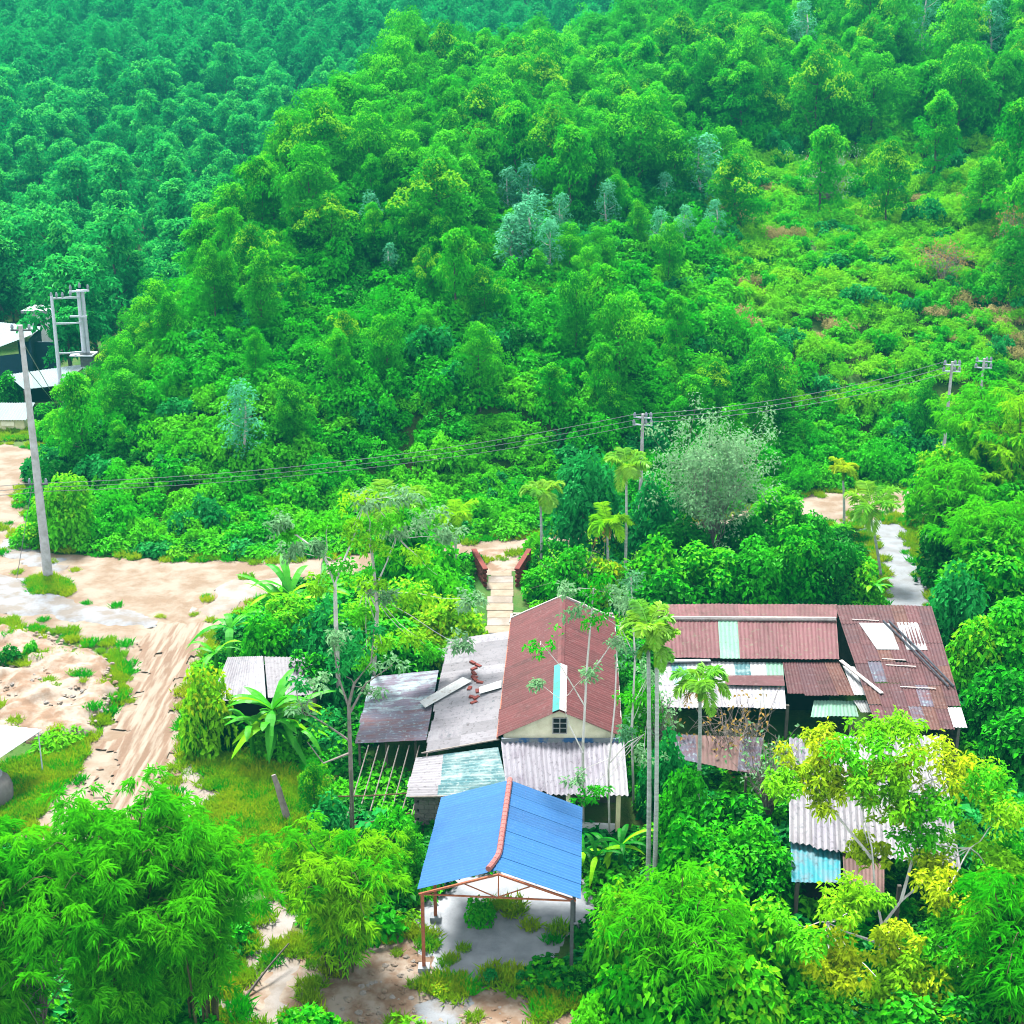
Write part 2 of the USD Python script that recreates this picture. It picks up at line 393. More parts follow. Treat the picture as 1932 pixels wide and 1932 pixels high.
plain('stone', (0.40, 0.38, 0.36), (0.28, 0.26, 0.25), 3.0, bump=0.4)
usdkit.material(stage, '/World/Looks/earth', {
    'ge': ('geometry', {}),
    'n1': ('noise_texture', {'scale': 0.22, 'detail': 8.0, 'roughness': 0.7}),
    'n2': ('noise_texture', {'scale': 9.0, 'detail': 6.0}),
    'r1': ('rgb_ramp', {'ramp': [(0.0, (0.004, 0.022, 0.002)), (0.45, (0.010, 0.04, 0.003)), (0.58, (0.025, 0.045, 0.008)), (0.68, (0.06, 0.042, 0.024)), (1.0, (0.08, 0.055, 0.034))]}),
    'b': ('bump', {'strength': 0.5, 'distance': 0.1}),
    'p': ('principled_bsdf', {'roughness': 0.95, 'specular_ior_level': 0.1}),
}, [('ge.position', 'n1.vector'), ('ge.position', 'n2.vector'), ('n1.fac', 'r1.fac'), ('r1.color', 'p.base_color'), ('n2.fac', 'b.height'), ('b.normal', 'p.normal')], surface='p.BSDF')

# ------------------------------------------------------------------ terrain
HILL = np.array([(-31, 87), (-20, 87.5), (0, 91.5), (12, 93), (25, 100), (60, 105), (140, 112), (140, 640), (-14, 640), (-20, 260), (-24, 200), (-28, 175), (-33, 150), (-38, 127), (-39, 112), (-35.5, 97)], float)


def hill_distance(x, y):
    """signed distance to the outline of the near hill in plan, positive inside"""
    x, y = np.asarray(x, float), np.asarray(y, float)
    best, inside = np.full(x.shape, 1e9), np.zeros(x.shape, bool)
    for a, b in zip(HILL, np.roll(HILL, -1, 0)):
        d = b - a
        t = np.clip(((x - a[0]) * d[0] + (y - a[1]) * d[1]) / (d @ d), 0, 1)
        best = np.minimum(best, np.hypot(x - a[0] - t * d[0], y - a[1] - t * d[1]))
        c = (a[1] > y) != (b[1] > y)
        with np.errstate(divide='ignore', invalid='ignore'):
            inside ^= c & (x < a[0] + (y - a[1]) * d[0] / (d[1] if d[1] else 1e-9))
    return np.where(inside, best, -best)


def smooth(t):
    t = np.clip(t, 0, 1)
    return t * t * (3 - 2 * t)


def terrain(x, y):
    x, y = np.broadcast_arrays(np.asarray(x, float), np.asarray(y, float))
    foot = np.interp(x, [-40, -20, 0, 12, 25, 60, 140], [87, 87.5, 91.5, 93, 100, 105, 112])
    d = hill_distance(x, y)
    rise = np.interp(y - foot, [0, 5, 15, 35, 60, 80, 110, 130, 170, 250, 500], [0, 2.6, 6.4, 13.2, 18.6, 21.5, 26, 26.5, 22, 20, 20])
    rise = rise * smooth(d / 15.0) + np.where(x > 35, (x - 35) * 0.12 * smooth((y - 108) / 20), 0)
    rise = rise + 8.5 * smooth((x - 2) / 34) * smooth((y - 152) / 62) * smooth(d / 20)
    far = np.interp(y, [0, 140, 160, 180, 230, 280, 330, 400, 500, 700], [0, 0, 0.8, 3, 9, 20, 34, 52, 82, 110])
    wob = (meshkit.fbm(np.stack([x * 0.06, y * 0.06, x * 0], -1), 3, 5) - 0.5) * 3.0
    h = np.maximum(rise, far)
    return h + wob * smooth(h / 4.0)


def T(x, y):
    return float(terrain(np.array([float(x)]), np.array([float(y)]))[0])


def on_ground(u, v):
    """where the line of sight meets the terrain"""
    ys = np.linspace(36, 420, 2000)
    a, b = (u - 966) / FPX, (v - 966) / FPX
    dy = math.cos(_TH) - b * math.sin(_TH)
    xs, zs = ys * a / dy, CAM_Z + ys * (-math.sin(_TH) - b * math.cos(_TH)) / dy
    hit = np.nonzero(zs <= terrain(xs, ys))[0]
    i = hit[0] if len(hit) else len(ys) - 1
    return xs[i], ys[i], zs[i]


gx = np.unique(np.concatenate([np.arange(-320, -60, 6.0), np.arange(-60, 60, 1.2), np.arange(60, 320.1, 6.0)]))
gy = np.unique(np.concatenate([np.arange(-120, 30, 6.0), np.arange(30, 150, 1.2), np.arange(150, 260, 2.5), np.arange(260, 700.1, 8.0)]))
X, Y = np.meshgrid(gx, gy)
Z = terrain(X, Y)
i, j = np.meshgrid(np.arange(len(gy) - 1), np.arange(len(gx) - 1), indexing='ij')
q = (i * len(gx) + j).ravel()[:, None] + np.array([0, 1, len(gx) + 1, len(gx)])
g = obj('ground', (np.stack([X, Y, Z], -1).reshape(-1, 3), q), 'earth', smooth=True)
tag(g, 'green and brown earth of the valley floor and the wooded hills', kind='structure')


def sheet(name, poly, lift, mat, label, step=0.5, rough=0.0, seed=1, ruts=None, kind='structure', edge=0.35, lip=0.12):
    """an area of ground laid on the terrain, with an irregular outline and its own fine relief"""
    import shapely
    p = shapely.Polygon(poly).buffer(0)
    x0, y0, x1, y1 = p.bounds
    xs, ys = np.arange(x0 - 1.5, x1 + 1.5, step), np.arange(y0 - 1.5, y1 + 1.5, step)
    A, B = np.meshgrid(xs, ys)
    fld = shapely.distance(shapely.points(A, B), p.boundary) * np.where(shapely.contains_xy(p, A, B), 1, -1)
    fld = fld + (meshkit.fbm(np.stack([A * 0.9, B * 0.9, A * 0 + seed], -1), 4, seed) - 0.5) * edge * 5
    gy_, gx_ = np.gradient(fld, step)
    g2 = np.maximum(gx_ ** 2 + gy_ ** 2, 0.25)
    out = fld < 0
    A2, B2 = np.where(out, A - fld * gx_ / g2, A), np.where(out, B - fld * gy_ / g2, B)
    zz = terrain(A2, B2) + lift * np.clip(lip + 0.03 + fld / 0.6, lip, 1)
    if rough:
        zz = zz + meshkit.fbm(np.stack([A * 1.1, B * 1.1, A * 0], -1), 4, seed + 7) * rough * np.clip(fld / 0.8, 0, 1)
    if ruts is not None:
        zz = zz + ruts(A2, B2)
    W = len(xs)
    i, j = np.meshgrid(np.arange(len(ys) - 1), np.arange(W - 1), indexing='ij')
    q = (i * W + j).ravel()[:, None] + np.array([0, 1, W + 1, W])
    q = q[(fld > -0.7 * step).ravel()[q].all(1)]
    keep, inv = np.unique(q, return_inverse=True)
    FIELDS.append((name, p))
    return tag(obj(name, (np.stack([A2, B2, zz], -1).reshape(-1, 3)[keep], inv.reshape(q.shape)), mat, smooth=True), label, kind=kind)


FIELDS = []


def G(*uv):
    return [tuple(at(u, v, 0.0)[:2]) for u, v in uv]


# ------------------------------------------------------------------ roads, paths, yards
def ruts(A, B):
    """wheel ruts along the bend of the dirt road"""
    cx = np.interp(B, [48, 56, 62, 70, 78, 84], [-18.6, -17.6, -17.2, -18.0, -20.5, -24])
    s = A - cx
    wave = np.sin(s * 5.2 + 0.6 * np.sin(B * 0.8)) * 0.06 + np.sin(s * 11.0 + B * 0.3) * 0.025
    return wave * np.exp(-(s / 2.6) ** 2)


sheet('dirt_road', G((-420, 985), (-60, 985), (0, 1000), (100, 1040), (300, 1055), (540, 1058), (1010, 1012), (1300, 985), (1540, 930), (1720, 922), (2050, 905), (2050, 950), (1740, 985), (1560, 992), (1300, 1022), (1000, 1045), (560, 1112), (470, 1150), (405, 1215), (365, 1290), (352, 1400), (420, 1500), (300, 1600), (40, 1620), (60, 1545), (110, 1470), (170, 1390), (215, 1330), (235, 1270), (190, 1215), (90, 1190), (0, 1180), (-420, 1200)),
      0.03, 'dirt', 'pale brown dirt road bending round the foot of the hill with wheel ruts', step=0.3, rough=0.10, seed=4, ruts=ruts)
sheet('dirt_track', G((-260, 832), (20, 838), (100, 850), (74, 880), (48, 915), (38, 955), (62, 995), (92, 1030), (60, 1044), (-260, 1044)), 0.026, 'dirt', 'brown dirt track climbing left past the kiosk and the metal sheds', step=0.4, rough=0.12, seed=6, edge=.6)
sheet('gravel_patch', G((-60, 1090), (0, 1075), (80, 1115), (200, 1145), (300, 1170), (310, 1195), (200, 1180), (90, 1170), (0, 1165), (-60, 1170)), 0.16, 'gravel_pale', 'pale grey gravel on the road by the tall pole', step=0.3, rough=0.05, seed=8)
sheet('gravel_patch', G((420, 1100), (540, 1085), (560, 1110), (480, 1135), (425, 1160), (395, 1175), (370, 1150)), 0.17, 'sand', 'pale sandy strip on the inside of the road bend', step=0.3, rough=0.05, seed=9)
sheet('gravel_patch', G((0, 1015), (60, 1030), (140, 1068), (120, 1085), (40, 1062), (0, 1050)), 0.16, 'gravel_pale', 'grey crushed stone strip beside the road under the hill', step=0.3, rough=0.05, seed=10)
sheet('muddy_ruts', G((130, 1560), (330, 1570), (352, 1440), (352, 1340), (365, 1260), (388, 1185), (300, 1175), (268, 1250), (250, 1330), (215, 1400), (180, 1480)), 0.14, 'mud', 'brown muddy wheel ruts pressed into the dirt road', step=0.2, rough=0.03, seed=18, ruts=ruts, edge=.7, lip=.85)
sheet('sandy_verge', G((345, 1425), (405, 1455), (420, 1500), (380, 1560), (330, 1560), (320, 1480)), 0.15, 'sand', 'pale sand at the edge of the yard beside the rutted road', step=0.3, rough=0.05, seed=11)
sheet('sandy_yard', G((430, 1960), (440, 1860), (520, 1790), (620, 1780), (720, 1780), (780, 1760), (830, 1800), (900, 1850), (1010, 1862), (1080, 1900), (1100, 1960)), 0.02, 'clay', 'reddish bare soil in front of the blue roofed shelter', step=0.2, rough=0.09, seed=12)
sheet('sandy_yard', G((400, 1960), (410, 1860), (470, 1760), (500, 1700), (520, 1640), (570, 1640), (560, 1720), (560, 1800), (620, 1830), (540, 1960)), 0.02, 'sand', 'sandy ground showing between the bamboo and the yellow green tree', step=0.2, rough=0.07, seed=13)
sheet('concrete_floor', G((790, 1715), (850, 1655), (960, 1640), (1110, 1660), (1120, 1720), (1060, 1790), (1020, 1840), (900, 1862), (820, 1840), (770, 1800)), 0.055, 'concrete', 'worn grey concrete floor under the blue roofed shelter', step=0.2, rough=0.02, seed=14, edge=0.2)
sheet('gravel_patch', G((810, 1870), (880, 1862), (900, 1900), (860, 1960), (780, 1960), (790, 1900)), 0.12, 'gravel_pale', 'pale rubble strip in front of the shelter', step=0.2, rough=0.05, seed=15)
sheet('concrete_drain', G((1612, 975), (1705, 975), (1725, 1030), (1772, 1140), (1776, 1165), (1668, 1165), (1655, 1080), (1632, 1030)), 0.05, 'lane', 'pale bluish concrete lane running down from the road on the right', step=0.3, rough=0.03, seed=16, edge=0.15)
sheet('lawn', G((345, 1420), (480, 1425), (620, 1470), (650, 1600), (560, 1690), (500, 1680), (420, 1600), (425, 1500)), 0.03, 'turf', 'yellowish worn turf beside the rutted road', step=0.3, rough=0.05, seed=17)
sheet('gate_apron', [(-2.6, 81.8), (1.3, 81.8), (1.6, 87), (-2.9, 87)], 0.08, 'clay', 'reddish bare earth between the gate walls and the road', step=0.25, rough=0.04, seed=19)
path = thing('garden_path', 'pale paved garden path from the red gate walls to the red roofed house', 'path')
rng = np.random.default_rng(3)
for k in range(9):
    y0, y1 = 82.4 - k * 1.12, 82.4 - (k + 1) * 1.12 + 0.06
    cx0 = np.interp((y0 + y1) / 2, [72, 82.5], [-0.75, -0.65])
    obj('paving_slab', box(cx0 - 0.76 + rng.normal(0, .05), cx0 + 0.76 + rng.normal(0, .05), y1, y0, 0.0, 0.06 + rng.uniform(0, .03)), ('path_tan', 'sand', 'path_tan')[k % 3], path)
gate = thing('gate_wall', 'pair of flared red brick gate walls where the garden path meets the road', 'wall')
for sx in (-1, 1):
    m = []
    c = -0.66
    a, b = (c + sx * 0.95, 79.6), (c + sx * 1.75, 83.2)
    for r in range(7):
        nb = 6
        for q in range(nb):
            t0, t1 = (q + 0.02 + 0.5 * (r % 2)) / nb, (q + 0.96 + 0.5 * (r % 2)) / nb
            t1 = min(t1, 1.0)
            p0 = np.array([a[0] + (b[0] - a[0]) * t0, a[1] + (b[1] - a[1]) * t0, 0.08 + r * 0.15])
            p1 = np.array([a[0] + (b[0] - a[0]) * t1, a[1] + (b[1] - a[1]) * t1, 0.08 + r * 0.15])
            obj('brick', beam(p0, p1, 0.2 + 0.02 * ((q + r) % 3), 0.14), 'brick_red', gate)
    obj('coping', beam((a[0], a[1], 1.16), (b[0], b[1], 1.16), 0.3, 0.1), 'brick_red', gate)

# raised earth bank with loose stones left of the road bend
mb = G((-40, 1185), (60, 1195), (140, 1222), (215, 1262), (225, 1330), (170, 1390), (90, 1405), (-40, 1400))
sheet('earth_bank', mb, 0.02, 'clay', 'bare brown earth bank strewn with clods left of the road bend', step=0.25, rough=0.9, seed=21)


# ------------------------------------------------------------------ roofs and buildings
def roof(parent, A, B, C, D, n, rows, mat, waves=5, amp=0.018, thick=0.008, name='roof_sheet', seed=0, slip=0.02, lift=0.014, sag=0.07):
    """corrugated sheets over the slope A (eave left), B (eave right), C (ridge right), D (ridge left); mat is a name or f(column, row)"""
    rng = np.random.default_rng(seed)
    A, B, C, D = (np.asarray(p, float) for p in (A, B, C, D))
    N = unit(np.cross(B - A, D - A))
    for r in range(rows):
        for c in range(n):
            m = mat if isinstance(mat, str) else mat(c, r)
            if m is None:
                continue
            s = np.linspace(c / n - 0.004, (c + 1) / n + 0.004, waves * 4 + 1)
            dy = rng.normal(0, slip)
            L = np.linalg.norm(D - A)
            t = np.array([r / rows - (0.10 / L if r else 0) + dy / L, (r + 1) / rows])
            S, Tt = np.meshgrid(s, t, indexing='ij')
            base = (A * (1 - S[..., None]) + B * S[..., None]) * (1 - Tt[..., None]) + (D * (1 - S[..., None]) + C * S[..., None]) * Tt[..., None]
            ph = np.linspace(0, waves * 2 * np.pi, len(s))
            h = amp * np.sin(ph)[:, None] + np.array([lift * (1 + r * 0.0), 0.0])[None, :] + (c % 2) * 0.004 + rng.normal(0, 0.002)
            top = base + N * (h + (meshkit.noise(base * .55 + seed) - .5) * sag)[..., None]
            bot = top - N * thick
            k = len(s)
            v = np.concatenate([top.reshape(-1, 3), bot.reshape(-1, 3)])
            i = np.arange(k - 1) * 2
            f = [np.stack([i, i + 2, i + 3, i + 1], 1), np.stack([i + 1, i + 3, i + 2, i], 1) + 2 * k,
                 np.stack([i, i + 2 * k, i + 2 + 2 * k, i + 2], 1), np.stack([i + 1, i + 3, i + 3 + 2 * k, i + 1 + 2 * k], 1),
                 np.array([[0, 1, 1 + 2 * k, 2 * k], [2 * k - 2, 4 * k - 2, 4 * k - 1, 2 * k - 1]])]
            obj(name, (v, np.vstack(f)), m, parent)


def slab4(A, B, C, D, t):
    """a thin flat plate with corners A B C D"""
    P = np.array([A, B, C, D], float)
    N = unit(np.cross(P[1] - P[0], P[3] - P[0]))
    return np.vstack([P - N * t, P]), BOXF


def wall_box(parent, name, a, b, z0, z1, t, mat):
    """an upright wall from a to b in plan"""
    d = unit(np.array([b[0] - a[0], b[1] - a[1]], float))
    s = np.array([-d[1], d[0]]) * t / 2
    p = [(a[0] - s[0], a[1] - s[1]), (b[0] - s[0], b[1] - s[1]), (b[0] + s[0], b[1] + s[1]), (a[0] + s[0], a[1] + s[1])]
    v = np.array([(x, y, z) for z in (z0, z1) for x, y in p], float)
    return obj(name, (v, BOXF), mat, parent)


# main house with the rusty red gable roof
h = thing('red_roofed_house', 'long narrow house with a rusty red gable roof and cream gable window', 'house')
eL0, eL1, eR0, eR1 = np.array((-0.64, 54.2, 3.0)), np.array((-0.05, 67.3, 3.0)), np.array((4.74, 54.2, 3.0)), np.array((5.33, 67.3, 3.0))
r0, r1 = np.array((2.03, 54.2, 4.25)), np.array((2.62, 67.3, 4.25))
roof(h, eL1, eL0, r0, r1, 15, 1, lambda c, r: 'tin_house', waves=4, amp=0.018, seed=1)
roof(h, eR0, eR1, r1, r0, 15, 1, lambda c, r: 'tin_house', waves=4, amp=0.018, seed=2)
for k in range(14):
    a, b = r0 + (r1 - r0) * (k / 14), r0 + (r1 - r0) * ((k + 1.05) / 14)
    m = 'tin_teal' if k < 5 else 'tin_house'
    w = 0.30 if k < 5 else 0.16
    for s in (-1, 1):
        q = [a + [0, 0, 0.05], b + [0, 0, 0.05 + 0.01], b + [s * w, 0, 0.06 - w * 0.44], a + [s * w, 0, 0.05 - w * 0.44]]
        obj('ridge_cap', slab4(*(q if s < 0 else q[::-1]), 0.015), m if s < 0 else ('ridge_white' if k < 5 else 'tin_house'), h)
for (a, b) in ((eL0, eL1), (eR0, eR1)):
    obj('eave_board', beam(a - [0, 0, .07], b - [0, 0, .07], 0.06, 0.10), 'ridge_white' if a is eR0 else 'steel_orange', h)
for (a, b) in ((eL1, r1), (eR1, r1)):
    obj('verge_board', beam(a + [0, .06, .04], b + [0, .06, .04], 0.1, 0.10), 'ridge_white', h)
rb = (eL1 + [0.02, 0.1, -0.25], eR1 + [-0.02, 0.1, -0.25], eR1 + [0.12, 2.1, -0.62], eL1 + [0.10, 2.1, -0.62])
roof(h, rb[3], rb[2], rb[1], rb[0], 6, 1, 'tin_red_y', waves=4, amp=0.014, seed=3, name='rear_roof_sheet')
obj('rear_edge', beam(rb[3] + [0, .05, .05], rb[2] + [0, .05, .05], 0.1, 0.08), 'ridge_white', h)
obj('rear_edge', beam(rb[3] + [-.06, 0, .05], rb[0] + [-.06, -.05, .05], 0.1, 0.08), 'ridge_white', h)
gy0 = 54.45
v = np.array([(-0.35, gy0, 2.2), (4.45, gy0, 2.2), (4.45, gy0, 2.98), (2.04, gy0, 4.10), (-0.35, gy0, 2.98)], float)
v = np.vstack([v, v + [0, .2, 0]])
gf = [[0, 1, 2], [0, 2, 3], [0, 3, 4], [7, 6, 5], [8, 7, 5], [9, 8, 5]] + [[i, (i + 1) % 5 + 5, (i + 1) % 5] for i in range(5)] + [[i, i + 5, (i + 1) % 5 + 5] for i in range(5)]
obj('gable_wall', (v, np.array(gf)), 'plaster', h)
w = obj('window', box(1.76, 2.36, gy0 - 0.05, gy0 - 0.01, 3.06, 3.78), 'dark_void', h)
for x in (1.76, 2.06, 2.36):
    obj('window_bar', box(x - .02, x + .02, gy0 - .08, gy0 - .052, 3.04, 3.80), 'concrete_pole', w)
for z in (3.06, 3.30, 3.54, 3.78):
    obj('window_bar', box(1.74, 2.38, gy0 - .084, gy0 - .055, z - .016, z + .016), 'concrete_pole', w)
obj('blue_flashing', box(-0.45, 4.72, gy0 - .46, gy0 - .36, 2.80, 3.00), 'blue_paint', h)
roof(h, (-0.20, 50.75, 2.28), (4.72, 50.40, 2.28), (4.80, 54.05, 2.84), (-0.46, 54.10, 2.84), 6, 1, lambda c, r: ('fibro_y', 'fibro_y', 'fibro_y', 'fibro_y', 'fibro_y', 'fibro_white')[c], waves=4, amp=0.042, seed=4, name='porch_roof_sheet', sag=.1, slip=0.05)
wall_box(h, 'side_wall', (-0.3, 54.6), (0.25, 67.1), 0, 2.95, .15, 'plaster')
wall_box(h, 'side_wall', (4.4, 54.6), (4.95, 67.1), 0, 2.95, .15, 'plaster')
wall_box(h, 'rear_wall', (0.2, 67.1), (5.0, 67.1), 0, 2.8, .15, 'plaster')
wall_box(h, 'front_wall', (-0.3, 53.9), (4.5, 53.9), 0, 2.2, .15, 'block_wall')
for x, y in ((0.0, 50.95), (2.3, 50.8), (4.35, 50.65)):
    obj('porch_post', box(x - .09, x + .09, y - .09, y + .09, 0, 2.22), 'plaster_cream' if x > 4 else 'plaster', h)
wall_box(h, 'porch_wall', (2.5, 50.9), (4.25, 50.78), 0, 0.75, .12, 'plaster_white')
# left annex under grey fibre cement, patched with flaking painted tin
an = thing('grey_roofed_annex', 'low annex with patched grey and flaking pale blue roof joined to the red house', 'annex')
roof(an, (-3.35, 66.2, 2.27), (-3.72, 54.05, 2.27), (-0.62, 54.30, 2.80), (-0.08, 66.2, 2.80), 12, 2, lambda c, r: ('fibro', 'fibro', 'fibro_white', 'fibro')[(c * 3 + r * 2) % 4], waves=5, amp=0.028, seed=6, slip=0.06)
roof(an, (-6.9, 62.7, 1.85), (-6.98, 55.75, 1.85), (-3.78, 55.45, 2.2), (-3.6, 62.7, 2.2), 7, 2, lambda c, r: ('tin_flake', 'tin_flake', 'tin_flake', 'tin_purple', 'tin_purple')[min(4, int(c * 0.75 + (1 - r) * 0.3))], waves=4, amp=0.016, seed=7, slip=0.07)
roof(an, (-4.05, 53.85, 2.16), (-4.30, 50.95, 1.9), (-0.10, 50.62, 2.2), (-0.6, 53.95, 2.62), 4, 3, lambda c, r: 'fibro' if r == 0 else 'tin_aqua', waves=4, amp=0.018, seed=8, slip=0.05)
obj('loose_sheet', slab4((-4.3, 59.0, 2.33), (-4.0, 58.35, 2.33), (-1.9, 60.5, 2.68), (-2.35, 60.95, 2.68), .01), 'tin_white', an)
obj('loose_sheet', slab4((-1.55, 59.6, 2.78), (-1.5, 58.9, 2.78), (-0.5, 59.3, 2.9), (-0.5, 60.1, 2.9), .01), 'tin_white', an)
for q in ((-3.9, 53.9, 2.36, -0.55, 54.15, 2.89), (-4.2, 50.9, 1.95, -0.1, 50.55, 2.22)):
    obj('edge_batten', beam(q[:3], q[3:], 0.05, 0.05), 'twig', an)
for x in (-6.8, -5.6, -4.3):
    obj('annex_post', beam((x, 55.9, 0), (x, 55.9, 1.95), 0.1), 'bark', an)
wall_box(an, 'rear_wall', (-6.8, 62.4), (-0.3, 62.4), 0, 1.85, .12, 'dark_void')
for r in range(9):
    for c in range(3):
        x0 = -4.05 + c * 0.42 + (r % 2) * 0.2
        obj('block', box(x0, min(x0 + 0.40, -2.7), 51.15, 51.33 + .012 * ((r + c) % 3), r * 0.205, r * 0.205 + 0.193), 'block_wall', an)
wall_box(an, 'side_wall', (-4.0, 51.4), (-3.75, 54.0), 0, 1.95, .12, 'block_wall')
wall_box(an, 'front_wall', (-2.7, 51.3), (-0.2, 51.1), 0, 1.9, .12, 'plaster')
rng = np.random.default_rng(12)
for k in range(12):
    x, y = -1.75 + rng.normal(0, .13), 58.2 + k * 0.42 + rng.normal(0, .1)
    z = 2.80 + (x + 0.35) * 0.17
    a = rng.uniform(0, 3.1)
    d = np.array([math.cos(a), math.sin(a), 0.1]) * 0.16
    tag(obj('loose_brick', beam(np.array([x, y, z + .05]) - d, np.array([x, y, z + .05]) + d, 0.17, 0.1), 'brick_red'),
        'loose red brick weighing down the grey annex roof', 'brick', 'bricks lying in a line on the annex roof')

# leaning bamboo poles of an unfinished frame beside the annex
fr = thing('pole_frame', 'frame of slanting grey poles under the flaking annex roof', 'frame')
for k in range(7):
    x = -6.6 + k * 0.45
    obj('pole', tube(bend((x - 0.55, 50.2, 0.1), (x + 0.25, 55.6, 1.85), (0, 0, -.08), 5), 0.028, 5), 'twig', fr)
obj('rail', tube(bend((-7.4, 52.6, 1.0), (-3.9, 52.9, 1.05), (0, 0, -.05)), 0.03, 5), 'bamboo_pole', fr)
obj('rail', tube(bend((-9.0, 50.2, .55), (-4.2, 50.9, 1.2), (0, 0, -.08)), 0.03, 5), 'bamboo_pole', fr)

# blue shelter
sh = thing('blue_roofed_shelter', 'open shelter with a bright blue ribbed gable roof on orange steel posts', 'shelter')
sL0, sL1, sR0, sR1 = np.array((-3.29, 42.16, 3.3)), np.array((-2.77, 48.45, 3.3)), np.array((2.36, 41.6, 3.3)), np.array((2.72, 47.7, 3.3))
q0, q1 = np.array((-0.52, 41.95, 4.22)), np.array((-0.08, 48.2, 4.22))
roof(sh, sL1, sL0, q0, q1, 7, 1, 'tin_blue', waves=5, amp=0.013, seed=9, slip=0.004, sag=0.03)
roof(sh, sR0, sR1, q1, q0, 7, 1, 'tin_blue', waves=5, amp=0.013, seed=10, slip=0.004, sag=0.03)
for k in range(22):
    t0, t1 = k / 22, (k + 1.12) / 22
    cx = lambda t: np.array([-0.30 * max(0, 1 - t / 0.18) ** 1.5, -0.03, 0.05])
    a, b = q0 + (q1 - q0) * t0 + cx(t0), q0 + (q1 - q0) * t1 + cx(t1) - [0, 0, 0.012]
    obj('ridge_tile', tube([a, b], [0.108, 0.106], 8), 'ridge_pink', sh)
Lp = [(-3.12, 42.05), (-2.87, 45.1), (-2.64, 48.1)]
Rp = [(2.08, 41.65), (2.30, 44.7), (2.52, 47.55)]
for k, (x, y) in enumerate(Lp + Rp):
    obj('post', box(x - .06, x + .06, y - .06, y + .06, 0.25, 3.24), 'steel_orange' if k < 3 else 'steel_grey', sh)
    obj('footing', box(x - .2, x + .2, y - .2, y + .2, -0.1, 0.26), 'concrete', sh)
for k, (l, r) in enumerate(zip(Lp, Rp)):
    l, r = np.array([*l, 3.18]), np.array([*r, 3.18])
    ap = (l + r) / 2 + [0.05, 0, 0.92]
    tr = obj('truss', merge([beam(l - [.12, 0, 0], ap, .07), beam(r + [.12, 0, 0], ap, .07)]), 'steel_orange', sh)
    obj('bottom_chord', beam(l, r, .05), 'steel_orange', tr)
    obj('king_post', beam((l + r) / 2 + [0.05, 0, 0], ap, .045), 'steel_orange', tr)
    for t in (0.28, 0.72):
        obj('web', beam((l + r) / 2, l * (1 - t) * 1.0 + r * t + [0, 0, 0.92 * (1 - abs(t - .5) * 2) - .02], .035), 'steel_orange', tr)
for A_, B_, n_ in ((sL0, sL1, 4), (sR0, sR1, 4)):
    for k in range(n_):
        t = (k + 0.12) / n_
        obj('purlin', beam(A_ + (q0 - A_) * t - [0, -0.05, .05], B_ + (q1 - B_) * t - [0, .05, .05], 0.05), 'steel_orange', sh)

# right building: patched tin roofs
rbh = thing('patched_roof_building', 'long low building under patched rusty red and white tin roofs', 'building')
P = lambda u, v, z: at(u, v, z)
roof(rbh, P(1250, 1241, 3.0), P(1582, 1244, 3.0), P(1577, 1168, 3.8), P(1245, 1166, 3.8), 9, 1, lambda c, r: 'tin_green' if c == 3 else 'tin_red_y', waves=5, amp=0.016, seed=20)
roof(rbh, P(1578, 1141, 3.2), P(1240, 1140, 3.2), P(1245, 1165, 3.82), P(1578, 1167, 3.82), 9, 1, 'tin_red_y', waves=5, amp=0.016, seed=21)
obj('ridge_cap', tube([P(1243, 1166, 3.86), P(1577, 1168, 3.86)], 0.11, 6), 'ridge_white', rbh)
BA, BB, BC, BD = P(1655, 1374, 2.4), P(1826, 1378, 2.4), P(1757, 1143, 3.55), P(1576, 1142, 3.55)
roof(rbh, BA, BB, BC, BD, 7, 6, lambda c, r: 'tin_white' if (c, r) in ((6, 0),) else ('tin_purple' if (c, r) in ((4, 1), (3, 0), (1, 2)) else ('tin_red', 'tin_maroon', 'tin_maroon', 'tin_rust', 'tin_red')[(c * 7 + r * 3) % 5]), waves=4, amp=0.02, seed=22, slip=0.10, sag=.16)


def on_big(s, t, lift=0.05):
    p = (BA * (1 - s) + BB * s) * (1 - t) + (BD * (1 - s) + BC * s) * t
    return p + [0, 0, lift]


obj('skylight', slab4(on_big(.28, .60), on_big(.52, .60), on_big(.50, .83), on_big(.18, .83), .012), 'tin_white', rbh)
obj('skylight', slab4(on_big(.60, .60), on_big(.82, .60), on_big(.80, .84), on_big(.58, .84), .012), 'tin_white', rbh)
for s0, s1, t in ((.30, .55, .52), (.32, .64, .47), (.40, .78, .30), (.12, .40, .86)):
    obj('lap_strip', beam(on_big(s0, t, .06), on_big(s1, t - .01, .06), .07, .02), 'ridge_white', rbh)
roof(rbh, P(1250, 1336, 2.2), P(1482, 1337, 2.2), P(1476, 1250, 2.8), P(1236, 1246, 2.8), 8, 2, lambda c, r: ('fibro_white', 'tin_aqua', 'tin_white', 'fibro_white', 'tin_white', 'tin_aqua', 'tin_white', 'tin_green')[c] if r else ('fibro_white', 'fibro_white', 'tin_white', 'fibro_white')[c % 4], waves=4, amp=0.02, seed=23, slip=0.08)
obj('red_patch', slab4(P(1368, 1292, 2.62), P(1481, 1294, 2.62), P(1478, 1274, 2.72), P(1370, 1274, 2.72), .012), 'tin_red', rbh)
obj('white_fascia', beam(P(1240, 1247, 2.92), P(1340, 1246, 2.92), .25, .06), 'tin_white', rbh)
roof(rbh, P(1487, 1311, 2.3), P(1614, 1313, 2.3), P(1582, 1249, 2.85), P(1477, 1249, 2.85), 4, 1, lambda c, r: ('tin_red', 'tin_maroon', 'tin_red', 'tin_rust')[c], waves=5, amp=0.018, seed=24, slip=.06)
